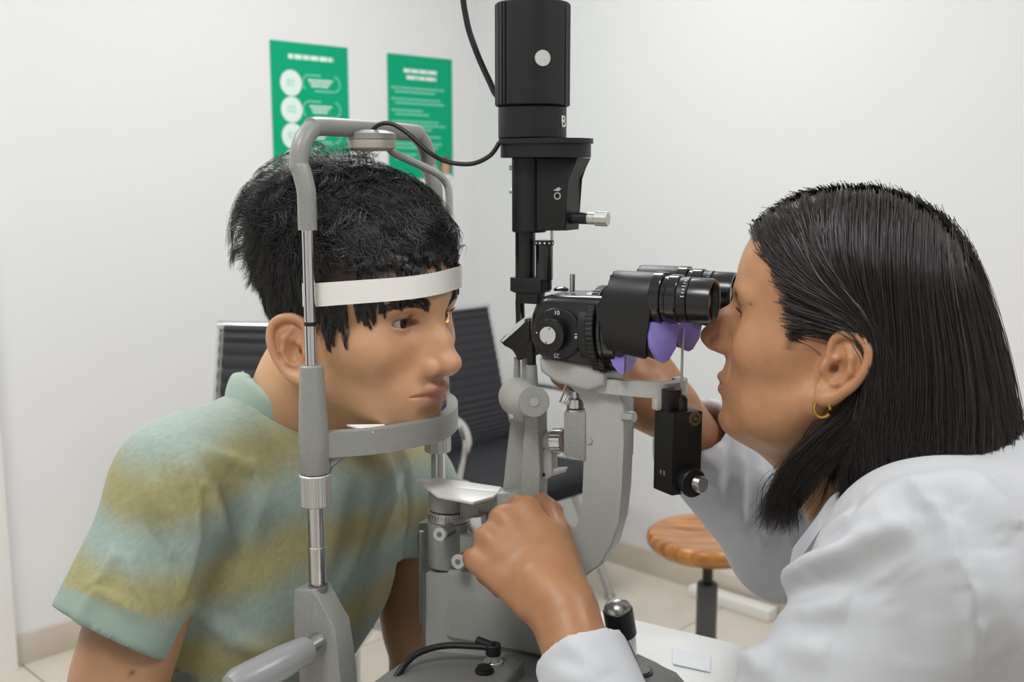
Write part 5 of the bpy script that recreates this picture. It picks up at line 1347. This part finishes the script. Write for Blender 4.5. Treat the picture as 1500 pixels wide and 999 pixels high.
Cw_ = np.tile(rgb('#bb8a64'), (len(Pw_), 1))
Cw_ = blend(Cw_, .45*np.maximum(blob(Pw_, (.080, .040, -.035), (.035, .03, .026), 2), blob(Pw_, (.080, -.040, -.035), (.035, .03, .026), 2)), '#b87f60')
Cw_ = blend(Cw_, .5*blob(Pw_, (.110, 0, -.038), (.020, .022, .018), 1.5), '#b57a60')
mx, mz, mw = GW['mouth'][:3]
Cw_ = blend(Cw_, .65*blob(Pw_, (mx, 0, mz), (.015, mw*.96, .0085), .3), '#9c6253')
Cw_ = blend(Cw_, .30*np.maximum(blob(Pw_, (.078, .031, -.004), (.013, .022, .015), 1), blob(Pw_, (.078, -.031, -.004), (.013, .022, .015), 1)), '#97694e')
Cw_ = blend(Cw_, .45*np.maximum(blob(Pw_, (-.01, .085, -.035), (.03, .02, .045), 1), blob(Pw_, (-.01, -.085, -.035), (.03, .02, .045), 1)), '#bb7f5d')
gf = np.random.default_rng(5); fr = np.zeros(len(Pw_))
for _ in range(90):
    c = np.array((gf.uniform(.02, .09), gf.uniform(.035, .075)*gf.choice([-1, 1]), gf.uniform(-.085, .0))); r = gf.uniform(.0012, .0030)
    d = np.linalg.norm((Pw_-c)[:, [0, 2]], axis=1); fr = np.maximum(fr, np.where(Pw_[:, 1]*c[1] > 0, np.clip(1.4-d/r, 0, 1), 0)*gf.uniform(.2, .5))
Cw_ = blend(Cw_, fr*.35, '#90603f')
Cw_ = blend(Cw_, np.clip((cutw(Pw_)-.001)/.010, 0, 1)*(Pw_[:, 2] > -.02)*.92, '#241813')
woman_parts = [(wT(Pw_), Qw_, Cw_)]
for s in (1, -1): eye_part('eye', (GW['eye'][0], s*GW['eye'][1], 0), (1, 0, -.25), doc, wT)
mat('hair_dark_brown', '#1d1210', .32, spec=.8); mat('hair_cap_brown', '#0c0807', .8); mat('brow_brown', '#6b4a38', .6); mat('hair_grey', '#6d6560', .4)
for s in (1, -1):
    brow('eyebrow', [(.086, s*.018, .0140), (.084, s*.027, .0165), (.080, s*.038, .0175), (.068, s*.052, .0130)], doc, wT, FW, 'brow_brown', 90, .006, .0022, .00010, 15+s)
    lash('eyelashes', GW, s, doc, wT, 'hair_dark_brown')
# earring: small gold hoop through the near lobe
lob = wT((-.0062, .0835, -.0590)); ax_e = np.array(WR[:, 0])*.35 + np.array(WR[:, 1])*.9
b = B(); xx, yy, _ = basis(ax_e); cc_ = Vector(lob)
b.tube([cc_ + xx*(.0068*math.cos(t)) + yy*(.0068*math.sin(t)) for t in np.linspace(0, 2*PI*.93, 28)], .0013, 10, 1); b.out('earring', 'gold', doc)

def doc_hair():
    g = np.random.default_rng(23); SK = Field(); face_items(SK, GW)
    def fn(F, ax):
        X, Y, Z = np.meshgrid(*ax, indexing='ij'); Pm = np.stack([X, Y, Z], -1)
        ang = np.arctan2(Pm[..., 1], -Pm[..., 0]-.01); rip = .0022*np.sin(ang*22+3*np.sin(Pm[..., 2]*30))*np.clip((.06-Pm[..., 2])/.08, 0, 1)
        return np.maximum(np.maximum(np.maximum(F + .0085 + rip, .0065-cutw(Pm)), .016-np.minimum(CW[1](X, Y, Z), CW[2](X, Y, Z))), -.122 + .060*np.clip((X+.045)/.03, 0, 1) - Z)
    cap = HVW.grid((-.165, -.125, -.20), (.115, .125, .14), .0036, fn)
    n0 = 2600; d = g.normal(size=(n0*3, 3)); d /= np.linalg.norm(d, axis=1, keepdims=True)
    R = fit_root(SK, d*np.array((.095, .075, .088))+np.array((-.004, 0, .03)))
    R = R[(cutw(R) > .0005) & (R[:, 2] > -.012 - .9*np.clip(-R[:, 0]-.03, 0, .07))][:n0]; n = len(R)
    part = .020 - .15*np.clip(R[:, 0], -.05, .1)*0
    sd = np.where(R[:, 1] > part, 1., -1.)
    dep = g.uniform(0, 1, n)**1.4*.011
    fr_ = np.clip((R[:, 0]-.02)/.05, 0, 1)
    zend = g.uniform(-.170, -.128, n) + .012*vnoise(R, 40, 3, 1)
    wavA = g.uniform(.5, 1, n)*.020; wph = vnoise(R, 30, 7, 1)*4 + g.normal(size=n)*.35
    steps = 34; st = .0098; p = R + SK.grad(R)*.003; path = [p.copy()]
    ear = np.array((-.004, 0, -.038))
    for q in range(steps):
        nn = HVW.grad(p); z = p[:, 2]; t = q/steps
        low = np.clip((.03-z)/.10, 0, 1)
        dv = np.stack([-.20*(1-low)*np.clip(.8+2.6*fr_, 0, 3) - .06*low + .55*np.clip((-.105-z)/.05, 0, 1), sd*(.95*np.clip((z-.05)/.05, 0, 1)) , -.55-.75*low], 1)
        # strands in front of the ear go back over it
        fe = np.clip((p[:, 0]+.035)/.03, 0, 1)*np.clip((z+.045)/.03, 0, 1)*np.clip((.05-z)/.04, 0, 1)
        dv[:, 0] -= 1.6*fe; dv[:, 2] += .55*fe
        tb = np.cross(nn, dv); tb /= np.maximum(np.linalg.norm(tb, axis=1, keepdims=True), 1e-6)
        dv = dv/np.linalg.norm(dv, axis=1, keepdims=True) + tb*(wavA*60*np.cos(q*.62+wph)*np.clip((-.045-z)/.05, .08, 1))[:, None]*.9
        dv -= nn*(dv*nn).sum(1, keepdims=True)*.9; dv /= np.maximum(np.linalg.norm(dv, axis=1, keepdims=True), 1e-6)
        pn = p + dv*st
        tgt = -dep*np.clip(q/5, .15, 1) + .0035*np.sin(q*.62+wph+1.2)*np.clip(q/14, 0, 1)
        s_ = HVW.pts(pn); pn = pn - HVW.grad(pn)*np.clip(s_-tgt, -.006 if q > 3 else -.004, .02)[:, None]
        c_ = cutw(pn); 
        bad = c_ < .001
        if bad.any():
            e = .002; G = np.stack([cutw(pn+np.eye(3)[i]*e)-cutw(pn-np.eye(3)[i]*e) for i in range(3)], -1); G /= np.maximum(np.linalg.norm(G, axis=1, keepdims=True), 1e-9)
            low2 = np.clip((-.075-pn[:, 2])/.02, 0, 1)
            pn = np.where(bad[:, None], pn + G*(np.clip(.001-c_, 0, .01)*(1-low2))[:, None], pn)
        stop = p[:, 2] < zend; pn = np.where(stop[:, None], p, pn); p = pn; path.append(p.copy())
    G = np.stack(path, 1)
    ok = (np.where(G[:, :, 2] < -.07, G[:, :, 0], -1).max(1) < .028) & (np.abs(G[:, -1, 1]) < .115); ok &= ~((np.abs(G[..., 0]+.012) < .021) & (G[..., 2] > -.055) & (G[..., 2] < .002) & (np.abs(G[..., 1]) > .078)).any(1) & ~((G[..., 0] > .004) & (G[..., 2] < -.016) & (G[..., 2] > -.075)).any(1); G = G[ok]; n = len(G)
    # resample to equal spacing over the used length
    m = 17; seg = np.linalg.norm(np.diff(G, axis=1), axis=2); cum = np.concatenate([np.zeros((n, 1)), np.cumsum(seg, 1)], 1); tot = cum[:, -1]
    out = np.zeros((n, m, 3))
    for i in range(n):
        tt = np.linspace(0, tot[i], m); keep = np.concatenate([[True], np.diff(cum[i]) > 1e-7])
        for a in range(3): out[i, :, a] = np.interp(tt, cum[i][keep], G[i][keep, a])
    for _ in range(4): out[:, 1:-1] = .5*out[:, 1:-1] + .25*(out[:, :-2] + out[:, 2:])
    kids = 11; tt = np.linspace(0, 1, m)[None, None, :, None]
    off = g.normal(size=(n, kids, 1, 3))*.0024; tip = g.uniform(.15, .9, (n, 1, 1, 1))
    S = out[:, None] + off*(1-(1-tip)*tt) + g.normal(size=(n, kids, 1, 3))*.0022*tt**2
    S = S.reshape(-1, m, 3); grey = g.random(len(S)) < .005
    # front locks hanging below and before the ears
    for sg in (1, -1):
        for q in range(90):
            r = g.uniform(0, 1); e = g.uniform(-.013, .0)
            cp = [(-.046+.016*r, sg*(.070+e), -.012), (-.043+.020*r, sg*(.079+e), -.055), (-.032+.030*r, sg*(.083+e), -.085), (-.016+.032*r, sg*(.080+e), -.112), (-.004+.030*r+g.normal()*.004, sg*(.073+e), -.138), (.004+.026*r+g.normal()*.006, sg*(.067+e), -.155-.022*g.random())]
            c_ = np.array([tuple(v) for v in catmull(cp, 6)]); ii = np.linspace(0, len(c_)-1, m); c_ = np.stack([np.interp(ii, range(len(c_)), c_[:, a]) for a in range(3)], 1)
            s_ = np.linspace(0, 1, m)[None, :, None]; o_ = g.normal(size=(12, 1, 3))*.0026
            S = np.concatenate([S, c_[None] + o_*(1-.6*s_) + g.normal(size=(12, 1, 3))*.0030*s_**2])
    grey = g.random(len(S)) < .005
    V, q_ = strands_mesh(wT(S), g.uniform(.00020, .00034, len(S)), .25); Pc, Qc = cap
    Vc = wT(relax(Pc, Qc, 1)); nf = len(q_); VV, qq = join_parts([(V, q_), (Vc, Qc)]); me = np_mesh('hair', VV, qq)
    for x in ('hair_dark_brown', 'hair_cap_brown', 'hair_grey'): me.materials.append(M[x])
    mi = np.zeros(len(qq), np.int32); mi[nf:] = 1
    per = len(S)*(m-1); gi = np.repeat(grey, m-1)
    for k in range(3): mi[k*per:(k+1)*per][gi] = 2
    me.polygons.foreach_set('material_index', mi); return finish('hair', me, None, doc, None)
doc_hair()

# ---- body
fD = np.array((-.90, .43, 0)); fD /= np.linalg.norm(fD); nD = np.array((fD[1]*-1, fD[0], 0)); leanD = np.array((-.18, .09, 1.)); leanD /= np.linalg.norm(leanD)
SNw = np.array((.290, .705, 1.088)); SFw = np.array((.405, .965, 1.075)); elbNw = np.array((.110, .650, .868)); wrN = A_(820, 886, .812)
elbFw = A_(1150, 800, 1.14); wrF = A_(995, 616, 1.045)
RDm = np.stack([fD - leanD*(fD@leanD), np.cross(leanD, fD), leanD]); RDm /= np.linalg.norm(RDm, axis=1, keepdims=True)
chestw = np.array((.400, .815, .955)); bellyw = np.array((.440, .800, .78)); pelvw = np.array((.475, .785, .62))
def torsow(F, o):
    F.u(.06, ell(chestw, (.115+o, .165+o, .165+o), RDm), ell(bellyw, (.115+o, .150+o, .17+o), RDm), ell(pelvw, (.115+o, .165+o, .12+o), RDm))
    F.u(.05, caps(C7w + np.array((.025, -.012, -.035)), chestw, .062+o, .10+o))
    for S_ in (SNw, SFw): F.u(.045, caps(C7w + (S_-C7w)*.35 + np.array((.010, 0, -.020)), S_, .048+o, .056+o))
    return F
FH = Field()
for E_, H_, S_ in ((elbNw, wrN, SNw), (elbFw, wrF, SFw)):
    FH.u(.02, caps(E_ + (H_-E_)*.3, H_, .034, .0255))
kN = A_(750, 800, .855); dN = kN - wrN
nN = np.array((-.10, -.80, .55))
tipsN = hand_items(FH, wrN + dN/np.linalg.norm(dN)*.004, dN, nN, -1, [(.95, 1.35, .7), (1.05, 1.4, .7), (1.05, 1.4, .75), (1.0, 1.3, .7)], 1.0, (.80, .42, -.42), (.25, .45), .98)
kF = A_(942, 548, 1.045); dF = kF - wrF
hand_items(FH, wrF, dF, np.array((.25, -.75, .45)), 1, [(.8, 1.1, .6), (.85, 1.1, .6), (.9, 1.1, .6), (.9, 1.1, .6)], 1.0, (.8, .45, -.3), (.3, .4), .98)
lo = np.minimum(wrN, elbNw)-.12; hi = np.maximum(wrN, elbNw)+.16
Ph_, Qh_ = FH.grid((-.14, .60, .84), (.36, 1.24, 1.24), .0022)
Ph_ = relax(Ph_, Qh_, 1, .4); nh = normals(Ph_, Qh_)
Ph_ = Ph_ + nh*(vnoise(Ph_, 130, 6, 2)*.00035)[:, None]
Ch_ = blend(np.tile(rgb('#a67956'), (len(Ph_), 1)), .5*np.clip(vnoise(Ph_, 55, 12, 2)*.6+.3, 0, 1), '#b07a58')
for p_, v_ in tipsN: Ch_ = blend(Ch_, .5*np.clip(1.3-np.linalg.norm(Ph_-p_, axis=1)/.012, 0, 1), '#b8755c')
woman_parts.append((Ph_, Qh_, Ch_))
FTw = Field(); torsow(FTw, -.018); p_, q_ = FTw.grid((.10, .45, .45), (.75, 1.20, 1.20), .009); woman_parts.append((p_, q_, np.tile(rgb('#a67956'), (len(p_), 1))))
Pb, Qb = join_parts([(a, c) for a, c, d in woman_parts]); body_object('body', Pb, Qb, np.concatenate([d for a, c, d in woman_parts]), 'skin_woman', doc)
# nails of the near hand
# ---- white coat
mat('coat_cloth', '#bec0c4', .8, bump=(1600, .15, .0004), sheen=.1)
cufN = wrN + (elbNw-wrN)*.17; cufF = wrF + (elbFw-wrF)*.10
FC = torsow(Field(), .018)
FC.u(.035, caps(SNw, elbNw, .066, .054)).u(.03, caps(elbNw, cufN, .047, .0375))
FC.u(.035, caps(SFw, elbFw, .066, .056)).u(.03, caps(elbFw, cufF, .056, .047))
coat_cuffs = [(cufN, elbNw, .0375), (cufF, elbFw, .047)]
nkw = caps(wT((.005, 0, -.085)), C7w + np.array((-.045, .022, -.012)), .056, .046)
def fnc(F, ax):
    X, Y, Z = ax[0][:, None, None], ax[1][None, :, None], ax[2][None, None, :]
    for c_, e_, r_ in coat_cuffs:
        a_ = (c_-e_)/np.linalg.norm(c_-e_); pl = (X-c_[0])*a_[0]+(Y-c_[1])*a_[1]+(Z-c_[2])*a_[2]
        near = np.sqrt((X-c_[0])**2+(Y-c_[1])**2+(Z-c_[2])**2) < .095; F = np.where(near, np.maximum(F, pl), F)
        F = np.maximum(F, -caps(c_+a_*.02, c_-a_*.05, r_-.0065, r_-.012)[0](X, Y, Z))
    F = smax(F, -nkw[0](X, Y, Z), .006)
    # opening at the front: a V below the neck
    return np.maximum(F, .50-Z)
Pc_, Qc_ = FC.grid((.0, .46, .48), (.78, 1.28, 1.20), .0036, fnc)
Pc_ = relax(Pc_, Qc_, 3, .5); nc = normals(Pc_, Qc_)
Pc_ = folds(Pc_, nc, [([(1325, 705), (1375, 760), (1402, 830), (1420, 910), (1430, 990)], 0.0080, .0045), ([(1150, 850), (1215, 815), (1290, 780), (1330, 762)], 0.0145, .009), ([(1130, 870), (1200, 830), (1260, 812)], 0.0101, .007), ([(1185, 800), (1240, 765), (1310, 745)], 0.0101, .009), ([(1110, 905), (1180, 892), (1240, 880)], 0.0101, .010), ([(1080, 950), (1150, 945), (1215, 950)], 0.0087, .012), ([(1250, 735), (1340, 715), (1450, 700)], 0.0087, .014), ([(1050, 985), (1090, 972), (1130, 985)], 0.0145, .010), ([(1400, 720), (1450, 740), (1490, 780)], 0.0087, .016), ([(1440, 800), (1470, 880), (1490, 960)], 0.0087, .018), ([(1300, 830), (1330, 900), (1340, 980)], -0.0072, .018),
    ([(1062, 640), (1052, 700), (1058, 770)], 0.0101, .008), ([(1095, 665), (1085, 730), (1085, 800)], 0.0130, .008), ([(1125, 680), (1115, 740), (1108, 815)], 0.0116, .007), ([(1155, 700), (1142, 750), (1128, 800)], 0.0101, .006), ([(1035, 610), (1030, 660), (1038, 720)], 0.0087, .008), ([(1185, 715), (1160, 770), (1150, 810)], 0.0087, .006),
    ([(810, 935), (850, 950), (900, 985)], 0.0058, .010), ([(790, 975), (830, 985), (870, 999)], 0.0043, .008)])
Pc_ = Pc_ + nc*(vnoise(Pc_, 22, 41, 2)*.0022)[:, None]
me = np_mesh('white_coat', Pc_, Qc_); nx_ = lambda x, y, Y: Vector(A_(x, y, Y)); coat = finish('white_coat', me, M['coat_cloth'], doc, None)
# collar and lapel: a folded band that leaves the hair behind the jaw and runs down the front edge
b = B(); b.band([nx_(1300, 718, .785), nx_(1255, 724, .780), nx_(1222, 740, .778), nx_(1200, 766, .778), nx_(1180, 792, .775), nx_(1158, 822, .77)], .020, .004, up=(.25, .35, .90), sm=6); b.out('lapel', 'coat_cloth', coat, sharp=60)
# trousers, shoes, stool
FPw = Field(); an = []
for sg in (1, -1):
    hip = pelvw + nD*(.085*sg) + np.array((0, 0, -.02)); knee = hip + fD*.36 + nD*(.09*sg) + np.array((0, 0, -.08)); ank = np.array((*(knee+fD*.02)[:2], .09)); FPw.u(.03, caps(hip, knee, .088, .060)); FPw.u(.02, caps(knee, ank, .060, .045)); an.append(ank)
FPw.u(.04, ell(pelvw + np.array((0, 0, -.03)), (.11, .165, .085), RDm))
p_, q_ = FPw.grid((-.15, .35, .04), (.75, 1.35, .72), .009); finish('trousers', np_mesh('trousers', p_, q_), M['denim'], doc, None)
for a_ in an:
    Fs = Field().u(.02, caps(a_ + np.array((0, 0, -.052)), a_ + fD*.14 + np.array((0, 0, -.054)), .036, .034), caps(a_, a_+np.array((0, 0, -.05)), .040, .034)); Fs.i(.004, half((0, 0, .002), (0, 0, -1)))
    p_, q_ = Fs.grid(a_-np.array((.25, .15, .12)), a_+np.array((.12, .2, .06)), .006); finish('shoe', np_mesh('shoe', p_, q_), M['shoe_black'], doc, None)
plain_stool('black round stool under the seated doctor', pelvw, pelvw[2]-.105)
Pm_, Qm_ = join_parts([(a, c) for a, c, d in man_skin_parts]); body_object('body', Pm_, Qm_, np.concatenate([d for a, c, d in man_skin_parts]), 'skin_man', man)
for (c, gz) in man_eyes: eye_part('eye', c, gz, man, mT)
